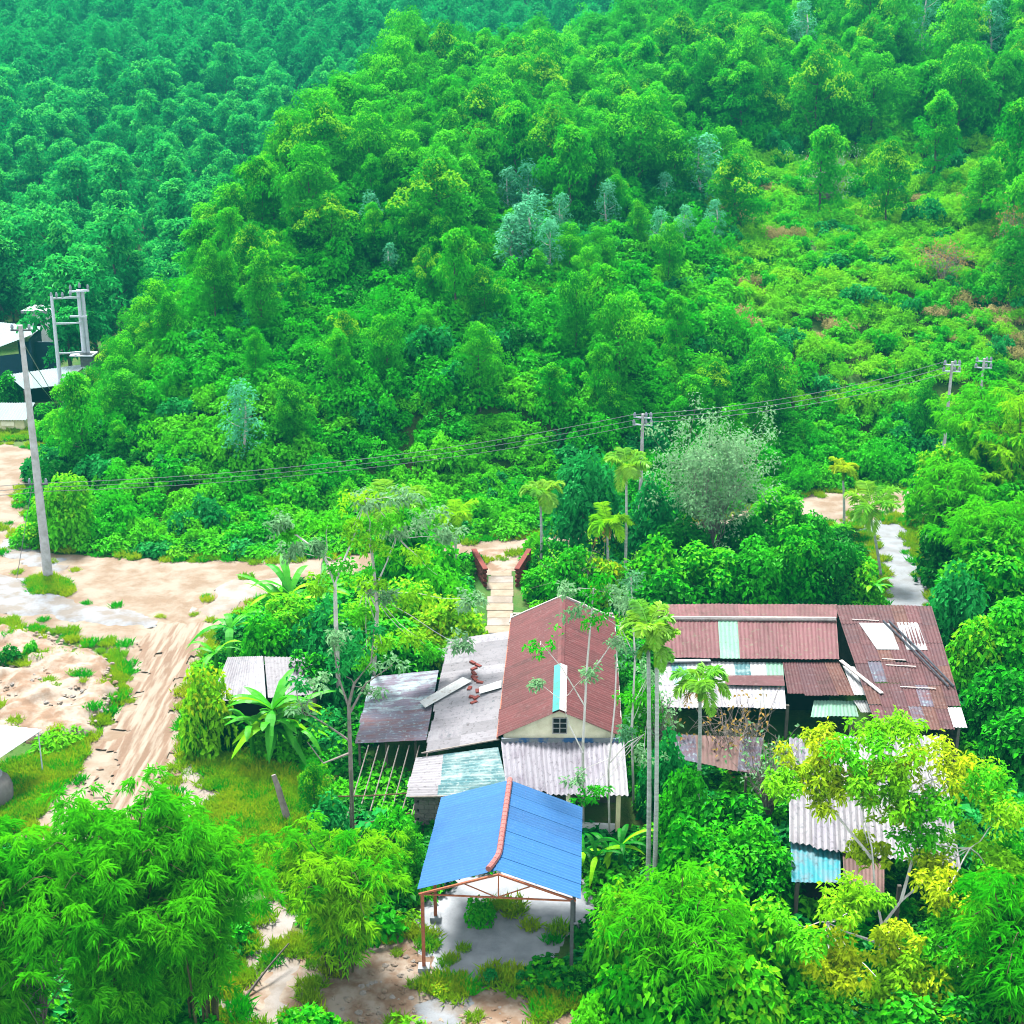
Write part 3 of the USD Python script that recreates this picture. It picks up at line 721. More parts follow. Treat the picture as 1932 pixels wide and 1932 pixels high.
roof(rbh, P(1612, 1312, 2.32), P(1655, 1313, 2.32), P(1612, 1258, 2.7), P(1590, 1256, 2.7), 2, 1, 'tin_white', waves=3, amp=0.014, seed=25)
obj('diagonal_flashing', beam(P(1586, 1246, 3.0), P(1664, 1308, 2.75), .2, .05), 'ridge_white', rbh)
roof(rbh, P(1530, 1352, 1.7), P(1620, 1352, 1.7), P(1612, 1322, 2.0), P(1536, 1322, 2.0), 3, 1, 'tin_green', waves=4, amp=0.016, seed=26)
roof(rbh, P(1625, 1345, 1.8), P(1660, 1345, 1.8), P(1655, 1322, 2.05), P(1610, 1322, 2.05), 2, 1, 'tin_white', waves=4, amp=0.016, seed=27)
for x in (7.6, 10.2, 12.8, 15.4, 17.6, 19.6):
    y = 58.9 if x < 13 else 57.2
    obj('post', box(x - .07, x + .07, y - .07, y + .07, 0, 2.2), 'bark', rbh)
wall_box(rbh, 'rear_wall', (7.9, 68.3), (21.7, 68.0), 0, 3.0, .15, 'block_wall')
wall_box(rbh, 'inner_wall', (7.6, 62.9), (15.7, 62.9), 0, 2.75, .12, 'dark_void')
wall_box(rbh, 'side_wall', (7.7, 63.0), (7.9, 68.3), 0, 3.0, .12, 'block_wall')
wall_box(rbh, 'side_wall', (20.0, 56.4), (21.7, 68.0), 0, 2.3, .12, 'block_wall')
for k, (s0, s1) in enumerate(((.44, .80), (.50, .86))):
    tag(obj('roof_pipe', tube(bend(on_big(s0, .84, .12), on_big(s1 + .12, .30, .12), (0, 0, .04), 7), 0.045, 6), 'pipe_grey'),
        ('dark grey pipe lying across the white skylights, left one', 'dark grey pipe lying across the white skylights, right one')[k], 'pipe', 'pipes lying over the skylights')

# lower right building under white corrugated sheets
wr = thing('white_roofed_shed', 'low shed under pale corrugated sheets with a turquoise corner, behind the yellow tree', 'shed')
roof(wr, P(1490, 1592, 2.6), P(1812, 1640, 2.5), P(1772, 1388, 3.3), P(1490, 1392, 3.3), 7, 2, lambda c, r: ('fibro_white', 'fibro_y', 'fibro_white', 'fibro_white')[(c + r) % 4], waves=4, amp=0.05, seed=30, slip=0.06)
roof(wr, P(1494, 1664, 2.05), P(1586, 1666, 2.05), P(1584, 1588, 2.5), P(1492, 1584, 2.5), 2, 1, 'tin_turquoise', waves=5, amp=0.016, seed=31)
roof(wr, P(1592, 1668, 2.05), P(1668, 1690, 2.0), P(1668, 1606, 2.5), P(1590, 1602, 2.5), 2, 1, 'fibro_brown', waves=5, amp=0.016, seed=32)
for x, y in ((10.5, 44.6), (12.2, 44.6), (14.2, 44.4), (16.2, 45.0), (11.9, 53.2), (17.4, 53.2)):
    obj('post', box(x - .07, x + .07, y - .07, y + .07, 0, 2.0 if y < 50 else 3.1), 'bark', wr)
wall_box(wr, 'side_wall', (10.9, 46.2), (11.9, 53.2), 0, 2.4, .12, 'block_wall')
wall_box(wr, 'rear_wall', (11.9, 53.3), (17.6, 53.3), 0, 3.0, .12, 'block_wall')
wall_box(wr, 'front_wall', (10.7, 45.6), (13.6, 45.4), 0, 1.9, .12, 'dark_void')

# small rusty lean-to among the bushes between the two buildings
ln = thing('rusty_lean_to', 'rusty brown tin lean-to half hidden by dead twigs', 'lean-to')
roof(ln, P(1280, 1432, 1.6), P(1430, 1462, 1.6), P(1440, 1392, 2.1), P(1270, 1385, 2.1), 4, 1, lambda c, r: ('tin_purple', 'fibro_brown', 'fibro_brown', 'tin_purple')[c], waves=5, amp=0.016, seed=33)
for x, y in ((6.9, 54.3), (10.0, 53.2), (7.2, 56.8), (10.6, 56.6)):
    obj('post', beam((x, y, 0), (x, y, 1.6), .1), 'bark', ln)

# hut left
ht = thing('grey_hut', 'small hut with a grey sheet roof among the banana plants', 'hut')
roof(ht, P(398, 1322, 2.0), P(502, 1324, 2.0), P(496, 1237, 2.6), P(430, 1240, 2.6), 3, 1, 'fibro_white', waves=6, amp=0.018, seed=40)
roof(ht, P(506, 1316, 1.98), P(590, 1310, 1.98), P(580, 1240, 2.5), P(499, 1238, 2.55), 2, 1, 'fibro', waves=6, amp=0.018, seed=41)
wall_box(ht, 'wall', (-13.7, 59.9), (-11.7, 59.9), 0, 1.95, .1, 'dark_void')
wall_box(ht, 'wall', (-13.7, 63.2), (-9.8, 63.2), 0, 2.3, .1, 'block_wall')
wall_box(ht, 'wall', (-13.75, 60.0), (-13.75, 63.1), 0, 1.95, .1, 'block_wall')
wall_box(ht, 'wall', (-9.6, 60.4), (-9.6, 63.1), 0, 1.95, .1, 'block_wall')

# white canopy at the lower left edge
cv = thing('white_canopy', 'white flat canopy roof on thin poles at the left of the rutted road', 'canopy')
c0 = np.array([-21.04, 56.34, 2.25])
dA, dB = unit(np.array([-2.0, .41, 0])), unit(np.array([-.96, -2.57, 0]))
obj('roof_panel', slab4(c0 + dB * 3.4 + dA * 4.5, c0 + dB * 3.4, c0, c0 + dA * 4.5, .05), 'white_sheet', cv)
for s, t in ((.1, .1), (.1, 3.3), (4.4, .1), (4.4, 3.3)):
    p = c0 + dA * s + dB * t
    obj('pole', tube([(p[0], p[1], 0), (p[0], p[1], 2.2)], .03, 6), 'pole_far', cv)
jar = thing('water_tank', 'squat round grey concrete water tank under the white canopy', 'tank', (-22.6, 53.6, 0))
prof = [(0, 0), (.75, 0), (.98, .35), (1.02, .8), (.9, 1.2), (.62, 1.42), (.55, 1.42), (.5, 1.36), (0, 1.36)]
m = trimesh.creation.revolve(np.array(prof, float), sections=24)
obj('tank_body', m, 'stone', jar, smooth=40)
obj('tank_rim', trimesh.creation.annulus(.48, .64, .08, sections=24, transform=trimesh.transformations.translation_matrix([0, 0, 1.46])), 'concrete', jar)

# far left: sheds, kiosk, poles
s1 = thing('white_roofed_barn', 'large dark walled shed with a white roof beyond the pole frame', 'shed')
q = [at(-60, 676, y=133.0), at(56, 634, y=136.0), at(82, 617, y=142.0), at(-40, 603, y=144.0)]
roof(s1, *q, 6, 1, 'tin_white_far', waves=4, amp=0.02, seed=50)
zb = min(p[2] for p in q)
wall_box(s1, 'wall', q[0][:2] + [0, .4], q[1][:2] + [-.2, .4], T(-45, 134), q[0][2] - .15, .2, 'navy_wall')
wall_box(s1, 'wall', q[1][:2] + [-.2, .4], q[2][:2] + [-.3, -.3], T(-45, 134), q[1][2] - .4, .2, 'navy_wall')
wall_box(s1, 'wall', at(40, 700, y=138.2)[:2], at(112, 700, y=138.2)[:2], T(-42, 138), at(100, 645, y=138.2)[2], .2, 'navy_wall')
bl = thing('white_block_house', 'small white flat roofed block showing above the white shed roof', 'house')
p0, p1 = at(56, 620, y=146.0), at(98, 590, y=146.0)
obj('wall', box(p0[0], p1[0], 146, 149, T(-46, 147), p1[2]), 'plaster_white', bl)
obj('flat_roof', box(p0[0] - .6, p1[0] + .3, 145.6, 149.4, p1[2] + .003, p1[2] + .25), 'concrete', bl)
obj('window', box(p0[0] + .5, p0[0] + 1.2, 145.95, 145.99, p1[2] - 1.5, p1[2] - .6), 'dark_void', bl)
s2 = thing('pale_roofed_shed', 'open shed with a pale aqua roof behind the leaning pole', 'shed')
q = [at(46, 735, y=122.5), at(112, 727, y=123.0), at(166, 686, y=129.0), at(14, 707, y=127.5)]
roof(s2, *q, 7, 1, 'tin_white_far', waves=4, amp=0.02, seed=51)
wall_box(s2, 'rear_wall', q[3][:2], q[2][:2] - [1.0, 0], 0, q[3][2] - .2, .2, 'dark_void')
for p in q:
    obj('post', box(p[0] - .08, p[0] + .08, p[1] - .08, p[1] + .08, 0, p[2] - .06), 'bark', s2)
ks = thing('cream_kiosk', 'small cream walled kiosk with a pale roof beside the left track', 'kiosk')
k0, k1 = at(2, 812, y=116.5), at(45, 793, y=116.5)
obj('wall', box(k0[0] - 1.2, k1[0], 116.5, 119, 0, k1[2] + .15), 'plaster_cream', ks)
roof(ks, (k0[0] - 1.5, 116.1, k1[2] + .12), (k1[0] + .3, 116.1, k1[2] + .12), (k1[0] + .1, 119.4, k1[2] + .85), (k0[0] - 1.5, 119.4, k1[2] + .85), 4, 1, 'tin_white_far', waves=4, amp=0.02, seed=52)
obj('shutter', box(k0[0] + .1, k0[0] + 1.2, 116.44, 116.49, .5, k1[2] - .1), 'plaster', ks)

hf = thing('transformer_pole_frame', 'pale concrete twin pole frame with crossbars and insulators by the left sheds', 'utility pole')
a0, a1 = at(116, 772, y=124.0), at(97, 558, y=124.0)
b0, b1 = at(158, 772, y=127.0), at(147, 546, y=127.0)
c0_, c1_ = at(166, 772, y=127.3), at(155, 546, y=127.3)
for nm, p, qq, r in (('leg', a0, a1, .17), ('leg', b0, b1, .2), ('leg', c0_, c1_, .2)):
    obj(nm, tube([(qq[0], qq[1], 0), (qq[0], qq[1], qq[2])], [r * 1.25, r * .8], 8), 'pole_far', hf)
for v0 in (563, 611, 667):
    obj('crossbar', beam(at(97 + (v0 - 563) * .09, v0, y=123.9), at(150 + (v0 - 563) * .05, v0 - 2, y=126.8), .16), 'pole_far', hf)
obj('crossbar', beam(at(131, 550, y=126.7), at(168, 548, y=126.7), .16), 'pole_far', hf)
obj('crossbar', beam(at(132, 597, y=126.7), at(164, 597, y=126.7), .14), 'pole_far', hf)
for uu, vv in ((97, 561), (107, 561), (118, 561), (133, 559), (133, 547), (166, 546), (150, 543)):
    p = at(uu, vv, y=124.0 if vv > 555 else 126.7)
    obj('insulator', tube([p, p + [0, 0, .22], p + [0, 0, .45]], [.09, .13, .06], 6), 'porcelain', hf)
obj('platform', box(b1[0] - 1.0, b1[0] + 1.1, 125.8, 127.6, at(150, 668, y=127)[2], at(150, 668, y=127)[2] + .12), 'pole_far', hf)
tr_ = obj('transformer', box(b1[0] - .1, b1[0] + 1.0, 126.0, 126.9, at(150, 690, y=126.5)[2], at(150, 669, y=126.5)[2] + .1), 'steel_grey', hf)
lp = thing('tall_concrete_pole', 'tall tapering concrete pole rising from a grass tuft beside the road', 'utility pole', (-28.65, 80.8, 0))
obj('shaft', tube([(0, 0, -.2), (0, 0, 8), (0, 0, 15.9)], [.30, .22, .13], 10), 'concrete_pole', lp, smooth=50)
obj('guy_wire', tube([(-.1, 0, 15.2), (-12.3, 42.6, .4)], .03, 4), 'wire_pale', lp)
obj('guy_wire', tube([(-.1, 0, 13.6), (-12.5, 42.6, .4)], .03, 4), 'wire_pale', lp)
obj('guy_wire', tube([(0, 0, 7.5), (-1.9, -.2, .1)], .02, 4), 'wire_pale', lp)
for z in (15.6, 6.2):
    obj('bracket', beam((-.6, 0, z), (.6, 0, z), .1), 'steel_grey', lp)
    for x in (-.5, .5):
        obj('insulator', tube([(x, 0, z + .05), (x, 0, z + .2), (x, 0, z + .35)], [.07, .1, .05], 6), 'porcelain', lp)


def small_pole(u, vtop, y, label):
    p = at(u, vtop, y=y)
    t = thing('crossarm_pole', label, 'utility pole', (p[0], p[1], T(p[0], y) - .2))
    hgt = p[2] - T(p[0], y) + .2
    obj('shaft', tube([(0, 0, 0), (0, 0, hgt)], [.15, .10], 8), 'concrete_pole', t)
    for z, w in ((hgt - .25, .6), (hgt - .75, .65)):
        c = obj('crossarm', beam((-w, .12, z), (w, -.12, z), .08), 'pole_far', t)
        for x in (-w * .9, 0.22, w * .9):
            obj('insulator', tube([(x, 0, z + .05), (x, 0, z + .2), (x, 0, z + .36)], [.09, .12, .05], 6), 'porcelain', c)
    return np.array([p[0], p[1], p[2]])


mp = small_pole(1213, 781, 91.0, 'short concrete pole with crossarms and pale insulators at the hill foot')
rp_ = small_pole(1797, 682, 103.0, 'slim pole with crossarms above the bright bamboo on the right')
small_pole(1857, 676, 108.0, 'half hidden pole top with insulators behind the right hand bamboo')
for k, (x, z) in enumerate(((-.7, -.35), (.0, -.6), (.7, -.85))):
    a = np.array([-28.65 + x * .6, 80.8, 6.6 + z * 1.0])
    b = mp + [x, 0, z + .3]
    w_ = thing('power_line', ('uppermost', 'middle', 'lowest')[k] + ' thin power line from the tall left pole across the hill foot', 'cable')
    obj('span', tube(bend(a, b, (0, 0, -.9), 16), .018, 4), 'wire_pale', w_)
    obj('span', tube(bend(b, rp_ + [x, 0, z + .3], (0, 0, -.7), 12), .022, 4), 'wire_pale', w_)
    obj('span', tube(bend(a, a + [-45, -6, 0.5], (0, 0, -.8), 10), .018, 4), 'wire_pale', w_)

# ================================================================== plants: the kinds that are copied
def trunk(h, r0, r1, lean=(0, 0), n=6, sides=6, seed=0, base=-0.4):
    rng = np.random.default_rng(seed)
    p = bend((0, 0, base), (lean[0], lean[1], h), (0, 0, 0), n, h * 0.012, rng)
    return tube(p, np.linspace(r0, r1, n), sides)


def limbs(rng, h0, h1, R, n, r=0.05):
    out = []
    for k in range(n):
        z = h0 + (h1 - h0) * (k + .5) / n
        a = k * 2.4 + rng.uniform(-.5, .5)
        e = np.array([math.cos(a) * R, math.sin(a) * R, z + R * rng.uniform(.3, .9)])
        out.append(tube(bend((0, 0, z), e, (0, 0, -.1 * R), 4), np.linspace(r, r * .35, 4), 5))
    return merge(out)


def make_acacia(name, seed, mat, H=8.0, R=2.4, n=2100, z0=0.26, L=0.40, W=0.2, lob=24, peak=0.5, tip=None, pale=False, r=0.36, jit=.16):
    rng = np.random.default_rng(seed)
    k = kind_of(name)
    obj('trunk', trunk(H * 0.8, 0.02 * H, 0.006 * H, (rng.normal(0, .2), rng.normal(0, .2)), seed=seed), 'bark_pale' if pale else 'bark', k)
    lb = np.array(ovoid_lobes(rng, R, z0 * H, H * .95, lob, peak, r, jit))
    obj('crown', puff(rng, lb, n, L, W, up=0.7, droop=0.2), mat, k)
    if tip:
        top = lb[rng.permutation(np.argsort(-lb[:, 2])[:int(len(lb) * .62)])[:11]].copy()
        obj('tip_foliage', puff(rng, top, int(n * 0.24), L * .9, W * .9, up=0.9, low=0.1, shell=(0.95, 1.14), spread=.8), tip, k)  # lighter top leaves: part new growth, part painted light from above
    obj('branch', limbs(rng, z0 * H, H * .75, R * .6, 6), 'bark_pale' if pale else 'bark', k)


def make_bush(name, seed, mat, R=1.8, H=3.0, n=1500, L=0.34, W=0.2, lob=26, r=0.34, tip=None, stem='bark', up=0.6):
    rng = np.random.default_rng(seed)
    k = kind_of(name)
    lb = np.array(dome_lobes(rng, R, H, lob, r))
    obj('crown', puff(rng, lb, n, L, W, up=up, low=-0.6), mat, k)
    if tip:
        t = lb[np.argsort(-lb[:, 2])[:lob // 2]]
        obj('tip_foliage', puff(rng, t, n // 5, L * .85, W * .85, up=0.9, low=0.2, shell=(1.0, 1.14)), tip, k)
    obj('stem', limbs(rng, -0.2, H * .35, R * .55, 5, 0.045), stem, k)


for q_ in range(4):
    make_acacia(f'far_tree_{q_}', 100 + q_, 'leaf_far_hazed', H=9.0, R=2.25 + .25 * (q_ % 2), n=2300, L=0.38, W=0.2, lob=30, r=.28, jit=.5, tip='leaf_far_tip_lit', peak=(.42, .52, .36, .46)[q_])
for q_ in range(5):
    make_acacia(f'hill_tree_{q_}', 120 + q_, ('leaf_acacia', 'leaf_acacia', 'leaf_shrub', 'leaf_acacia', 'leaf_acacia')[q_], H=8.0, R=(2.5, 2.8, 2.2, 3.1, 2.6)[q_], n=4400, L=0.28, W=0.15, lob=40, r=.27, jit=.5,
                tip=('leaf_acacia_new_lit', 'leaf_lime', 'leaf_acacia_new_lit', 'leaf_acacia_new_lit', 'leaf_acacia')[q_], peak=(.42, .55, .34, .5, .4)[q_])
for q_ in range(3):
    make_acacia(f'pale_tree_{q_}', 140 + q_, 'leaf_pale', H=9.0, R=1.35 + .2 * q_, n=1300, L=0.34, W=0.13, lob=24, peak=.42, pale=True, z0=.2, r=.42)
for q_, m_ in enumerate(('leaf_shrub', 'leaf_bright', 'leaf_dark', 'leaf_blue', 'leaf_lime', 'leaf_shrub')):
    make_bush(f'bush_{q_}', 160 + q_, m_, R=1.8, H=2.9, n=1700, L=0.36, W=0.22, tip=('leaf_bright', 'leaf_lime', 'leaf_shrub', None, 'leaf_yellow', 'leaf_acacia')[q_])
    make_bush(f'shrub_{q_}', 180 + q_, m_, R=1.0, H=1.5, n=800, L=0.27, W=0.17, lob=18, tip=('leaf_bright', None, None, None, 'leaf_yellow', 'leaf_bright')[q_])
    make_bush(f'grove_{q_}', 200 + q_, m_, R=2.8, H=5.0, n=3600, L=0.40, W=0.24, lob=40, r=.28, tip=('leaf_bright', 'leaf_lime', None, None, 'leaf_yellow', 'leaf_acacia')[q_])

# ------------------------------------------------------------------ ground cover that nobody could count
COVER = {}


def cover_kind(name, mesh, mat):
    COVER[name] = (mesh, mat)


def scatter(name, label, pts, rot, sc, idx, kinds):
    """one PointInstancer of leafy clumps"""
    path_ = numbered('/World', name)
    pi = UsdGeom.PointInstancer.Define(stage, path_)
    for k in kinds:
        m_ = COVER[k]
        usdkit.mesh(stage, f'{path_}/{k}', m_[0], f'/World/Looks/{m_[1]}')
        pi.GetPrototypesRel().AddTarget(f'{path_}/{k}')
    pi.CreatePositionsAttr(Vt.Vec3fArray.FromNumpy(np.asarray(pts, np.float32)))
    pi.CreateProtoIndicesAttr(Vt.IntArray.FromNumpy(np.asarray(idx, np.int32)))
    h_ = np.asarray(rot) / 2
    pi.CreateOrientationsAttr(Vt.QuathArray([Gf.Quath(float(math.cos(a)), 0, 0, float(math.sin(a))) for a in h_]))
    s_ = np.asarray(sc, np.float32)
    pi.CreateScalesAttr(Vt.Vec3fArray.FromNumpy(s_ if s_.ndim == 2 else np.repeat(s_[:, None], 3, 1)))
    return tag(pi, label, name.split('_')[-1], kind='stuff')


rng = np.random.default_rng(50)
for q_, (m_, L_, W_) in enumerate((('leaf_shrub', .30, .2), ('leaf_bright', .26, .17), ('leaf_dark', .28, .19), ('leaf_blue', .36, .24), ('leaf_scrub', .26, .13), ('leaf_shrub', .22, .15), ('leaf_dry', .22, .1))):
    cover_kind(f'clump_{q_}', puff(rng, carpet_lobes(rng, 1.45, (1.5, 1.1, 1.7, 1.4, 1.0, 2.1, .8)[q_], 26, .27), 1500, L_ * .8, W_ * .8, up=.7, low=-.3, spread=.75), m_)
    cover_kind(f'low_clump_{q_}', puff(rng, dome_lobes(rng, .7, .55, 9, .4), 260, L_ * .8, W_ * .75, up=.7, low=-.2), m_)


def blades(rng, n, h, R, w=.03):
    a = rng.uniform(0, 2 * np.pi, n)
    q = R * np.sqrt(rng.uniform(0, 1, n))
    P_ = np.stack([q * np.cos(a), q * np.sin(a), np.zeros(n)], 1)
    D_ = unit(np.stack([rng.normal(0, .45, n), rng.normal(0, .45, n), np.ones(n)], 1))
    N_ = unit(np.cross(D_, rng.normal(size=(n, 3))))
    s = h * rng.uniform(.5, 1.2, n)
    return leaves(P_, N_, D_, s, np.full(n, w), droop=.15)


for q_, m_ in enumerate(('leaf_grass', 'leaf_grass', 'leaf_shrub')):
    cover_kind(f'tuft_{q_}', blades(rng, 150, .38, .34, .045), m_)


def poly_points(rng, poly, spacing, jit=.45):
    import shapely
    p = shapely.Polygon(poly).buffer(0)
    x0, y0, x1, y1 = p.bounds
    A, B = np.meshgrid(np.arange(x0, x1, spacing), np.arange(y0, y1, spacing))
    q = np.stack([A.ravel(), B.ravel()], 1) + rng.normal(0, jit * spacing, (A.size, 2))
    return q[shapely.contains_xy(p, q[:, 0], q[:, 1])]


def off_ground(q, margin=0.3, names=('dirt_road', 'muddy_ruts', 'dirt_track', 'gravel_patch', 'sandy_yard', 'concrete_floor', 'concrete_drain', 'sandy_verge', 'earth_bank', 'lawn')):
    import shapely
    bad = np.zeros(len(q), bool)
    for n_, p in FIELDS:
        if n_ in names:
            bad |= shapely.contains_xy(p.buffer(margin), q[:, 0], q[:, 1])
    return q[~bad]


# undergrowth over the near hill
rng = np.random.default_rng(60)
hp = poly_points(rng, [(-42, 84), (150, 84), (150, 215), (-42, 215)], 1.55)
hp = hp[(hill_distance(hp[:, 0], hp[:, 1]) > -0.3) & (np.abs(hp[:, 0]) < hp[:, 1] * .56 + 12)]
keep = rng.uniform(size=len(hp)) < np.interp(hp[:, 1], [85, 135, 160, 215], [1, 1, .6, .3])
hp = off_ground(hp[keep], 1.0)
hz = terrain(hp[:, 0], hp[:, 1])
n1 = meshkit.fbm(np.stack([hp[:, 0] * .09, hp[:, 1] * .09, hp[:, 0] * 0], -1), 3, 8)
n2 = meshkit.fbm(np.stack([hp[:, 0] * .12, hp[:, 1] * .12, hp[:, 0] * 0 + 7], -1), 3, 18)
scrubby = (hp[:, 0] > 19) & (hp[:, 1] > 110) & (hp[:, 1] < 162)
u_ = rng.uniform(size=len(hp))
ix = np.where(n1 + (u_ - .5) * .5 > .56, 1, np.where(n2 + (u_ - .5) * .5 > .66, 2, np.where(u_ < .05, 3, np.where(u_ < .5, 0, 5))))
n3 = meshkit.fbm(np.stack([hp[:, 0] * .15, hp[:, 1] * .15, hp[:, 0] * 0 + 3], -1), 3, 28)
ix = np.where(scrubby & (n3 + (u_ - .5) * .35 > .77), 6, np.where(scrubby & (u_ > .35), 4, np.where(scrubby & (u_ > .12), 1, ix)))
sc = rng.uniform(.75, 1.45, len(hp)) * np.where(scrubby, .75, 1.0) * np.interp(hp[:, 1], [80, 120, 160], [.85, 1.1, 1.35])
scatter('hill_undergrowth', 'dense green undergrowth and creepers covering the near hill', np.c_[hp, hz - .15], rng.uniform(0, 6.28, len(hp)), np.c_[sc, sc, sc * rng.uniform(.8, 1.5, len(hp))], ix, [f'clump_{k}' for k in range(7)])

# weeds over the yards and gardens
rng = np.random.default_rng(61)
yard = poly_points(rng, [(-40, 34), (50, 34), (75, 103), (-44, 98)], .85)
yard = yard[(hill_distance(yard[:, 0], yard[:, 1]) < .2) & (np.abs(yard[:, 0]) < yard[:, 1] * .55 + 8)]
yard = off_ground(off_ground(yard, .25), .8, ('concrete_drain',))
yard = yard[~((yard[:, 0] > 21) & (yard[:, 0] < 30) & (yard[:, 1] > 89.5) & (yard[:, 1] < 99))]
blocks = [(-.3, 5.3, 50.6, 69.5), (-4.2, 0, 50.8, 66.5), (-6.9, -3.5, 55.6, 62.7), (7.3, 22, 59, 69), (16.5, 21, 56, 66), (-2.6, 1.4, 71, 88), (-13.8, -9.6, 59.8, 63.3), (-31, -12.5, 50, 58), (-40, -21.5, 57, 84)]
bad = np.zeros(len(yard), bool)
for x0, x1, y0, y1 in blocks:
    bad |= (yard[:, 0] > x0) & (yard[:, 0] < x1) & (yard[:, 1] > y0) & (yard[:, 1] < y1)
lawn = (yard[:, 0] > -15.5) & (yard[:, 0] < -9) & (yard[:, 1] > 44) & (yard[:, 1] < 57)
yd = yard[~bad & ~lawn]
n1 = meshkit.fbm(np.stack([yd[:, 0] * .3, yd[:, 1] * .3, yd[:, 0] * 0], -1), 3, 9)
u_ = rng.uniform(size=len(yd))
ix = np.where(n1 + (u_ - .5) * .6 > .56, 1, np.where(u_ < .3, 2, np.where(u_ < .45, 3, np.where(u_ < .55, 4, np.where(u_ < .8, 0, 5)))))
sc = rng.uniform(.7, 1.5, len(yd))
scatter('garden_weeds', 'low leafy weeds covering the gardens round the houses', np.c_[yd, terrain(yd[:, 0], yd[:, 1]) - .05], rng.uniform(0, 6.28, len(yd)), sc, ix, [f'low_clump_{k}' for k in range(6)])
# short grass: the lawn beside the rutted road, verges, tufts on the bank
rng = np.random.default_rng(62)
ga = [poly_points(rng, G((340, 1415), (480, 1430), (620, 1480), (640, 1600), (560, 1680), (480, 1660), (400, 1560), (430, 1500)), .27),
      poly_points(rng, G((-40, 1480), (60, 1425), (150, 1395), (160, 1430), (110, 1490), (50, 1560), (-40, 1580)), .27),
      poly_points(rng, [(-50, 113), (-36, 113), (-35, 121), (-52, 121)], .6),
      poly_points(rng, G((55, 1100), (90, 1090), (125, 1105), (130, 1120), (70, 1124)), .16),
      poly_points(rng, G((780, 1860), (850, 1850), (900, 1870), (860, 1890)), .25),
      poly_points(rng, G((1000, 1860), (1060, 1850), (1090, 1900), (1020, 1930)), .25)]
gp = np.vstack(ga)
edge = []
import shapely
for n_, p in FIELDS:
    if n_ in ('dirt_road', 'dirt_track', 'sandy_yard', 'sandy_verge', 'earth_bank', 'concrete_drain', 'gravel_patch'):
        for ring in [g_.exterior for g_ in getattr(p, "geoms", [p])]:
            for d in np.arange(0, ring.length, .22):
                c_ = ring.interpolate(d)
                if rng.uniform() < {'gravel_patch': .05, 'earth_bank': .2, 'dirt_track': .3}.get(n_, .6):
                    edge.append((c_.x + rng.normal(0, .35), c_.y + rng.normal(0, .35)))
edge = np.array(edge)
bank = poly_points(rng, mb, .8)
bank = bank[meshkit.fbm(np.stack([bank[:, 0] * .8, bank[:, 1] * .8, bank[:, 0] * 0], -1), 2, 3) > .56]
floor_w = poly_points(rng, G((880, 1700), (960, 1690), (1060, 1760), (1060, 1800), (980, 1760), (900, 1730)), .75)
gp = np.vstack([gp, edge, bank + 0.0, floor_w])
gp = gp[np.abs(gp[:, 0]) < gp[:, 1] * .42 + 3]
gz = terrain(gp[:, 0], gp[:, 1])
inb = shapely.contains_xy(shapely.Polygon(mb).buffer(-.5), gp[:, 0], gp[:, 1])
gz = gz + np.where(inb, .4, 0.02)
scatter('grass', 'short green and yellowish grass on the verges and the small lawn', np.c_[gp, gz], rng.uniform(0, 6.28, len(gp)), rng.uniform(.6, 1.5, len(gp)), rng.choice(3, len(gp), p=(.45, .35, .2)), [f'tuft_{k}' for k in range(3)])
# clods and pebbles on the bank and the bare soil
rng = np.random.default_rng(63)
for q_, m_ in enumerate(('clay', 'sand')):
    sp = trimesh.creation.icosphere(1, .14)
    sp.vertices *= (1 + rng.normal(0, .16, (len(sp.vertices), 1))) * [1.2, 1, .7]
    cover_kind(f'clod_{q_}', (np.array(sp.vertices), np.array(sp.faces)), m_)
cl = np.vstack([poly_points(rng, mb, .42), poly_points(rng, G((600, 1900), (780, 1790), (860, 1870), (1040, 1880), (1060, 1950), (600, 1950)), .35)])
cz = terrain(cl[:, 0], cl[:, 1]) + np.where(cl[:, 1] > 55, .38, .06)
scatter('rubble', 'small clods and pebbles scattered over the bare earth', np.c_[cl, cz], rng.uniform(0, 6.28, len(cl)), rng.uniform(.2, .9, len(cl)), rng.choice(2, len(cl), p=(.75, .25)), ['clod_0', 'clod_1'])

# ------------------------------------------------------------------ forest on the far hillside: 290 single trees, the rest one mass
rng = np.random.default_rng(70)
fp = poly_points(rng, [(-190, 128), (-36, 128), (-20, 146), (190, 200), (190, 420), (-190, 420)], 4.9, .2)
fp = fp[~((fp[:, 0] > -60) & (fp[:, 1] < np.where(fp[:, 0] < -44, 151, 133)))]
fp = fp[(np.abs(fp[:, 0]) < fp[:, 1] * .54 + 15)]
hd = hill_distance(fp[:, 0], fp[:, 1])
fz = terrain(fp[:, 0], fp[:, 1])
fp, fz = fp[(hd < -3) | (fp[:, 1] > 255)], fz[(hd < -3) | (fp[:, 1] > 255)]
away = np.hypot(fp[:, 0], fp[:, 1])
inview = (np.abs(fp[:, 0]) < fp[:, 1] * .385) & (fp[:, 0] < -.06 * fp[:, 1])
order = np.argsort(np.where(inview, away, 1e9))[:285]
single = np.zeros(len(fp), bool)
single[order] = True
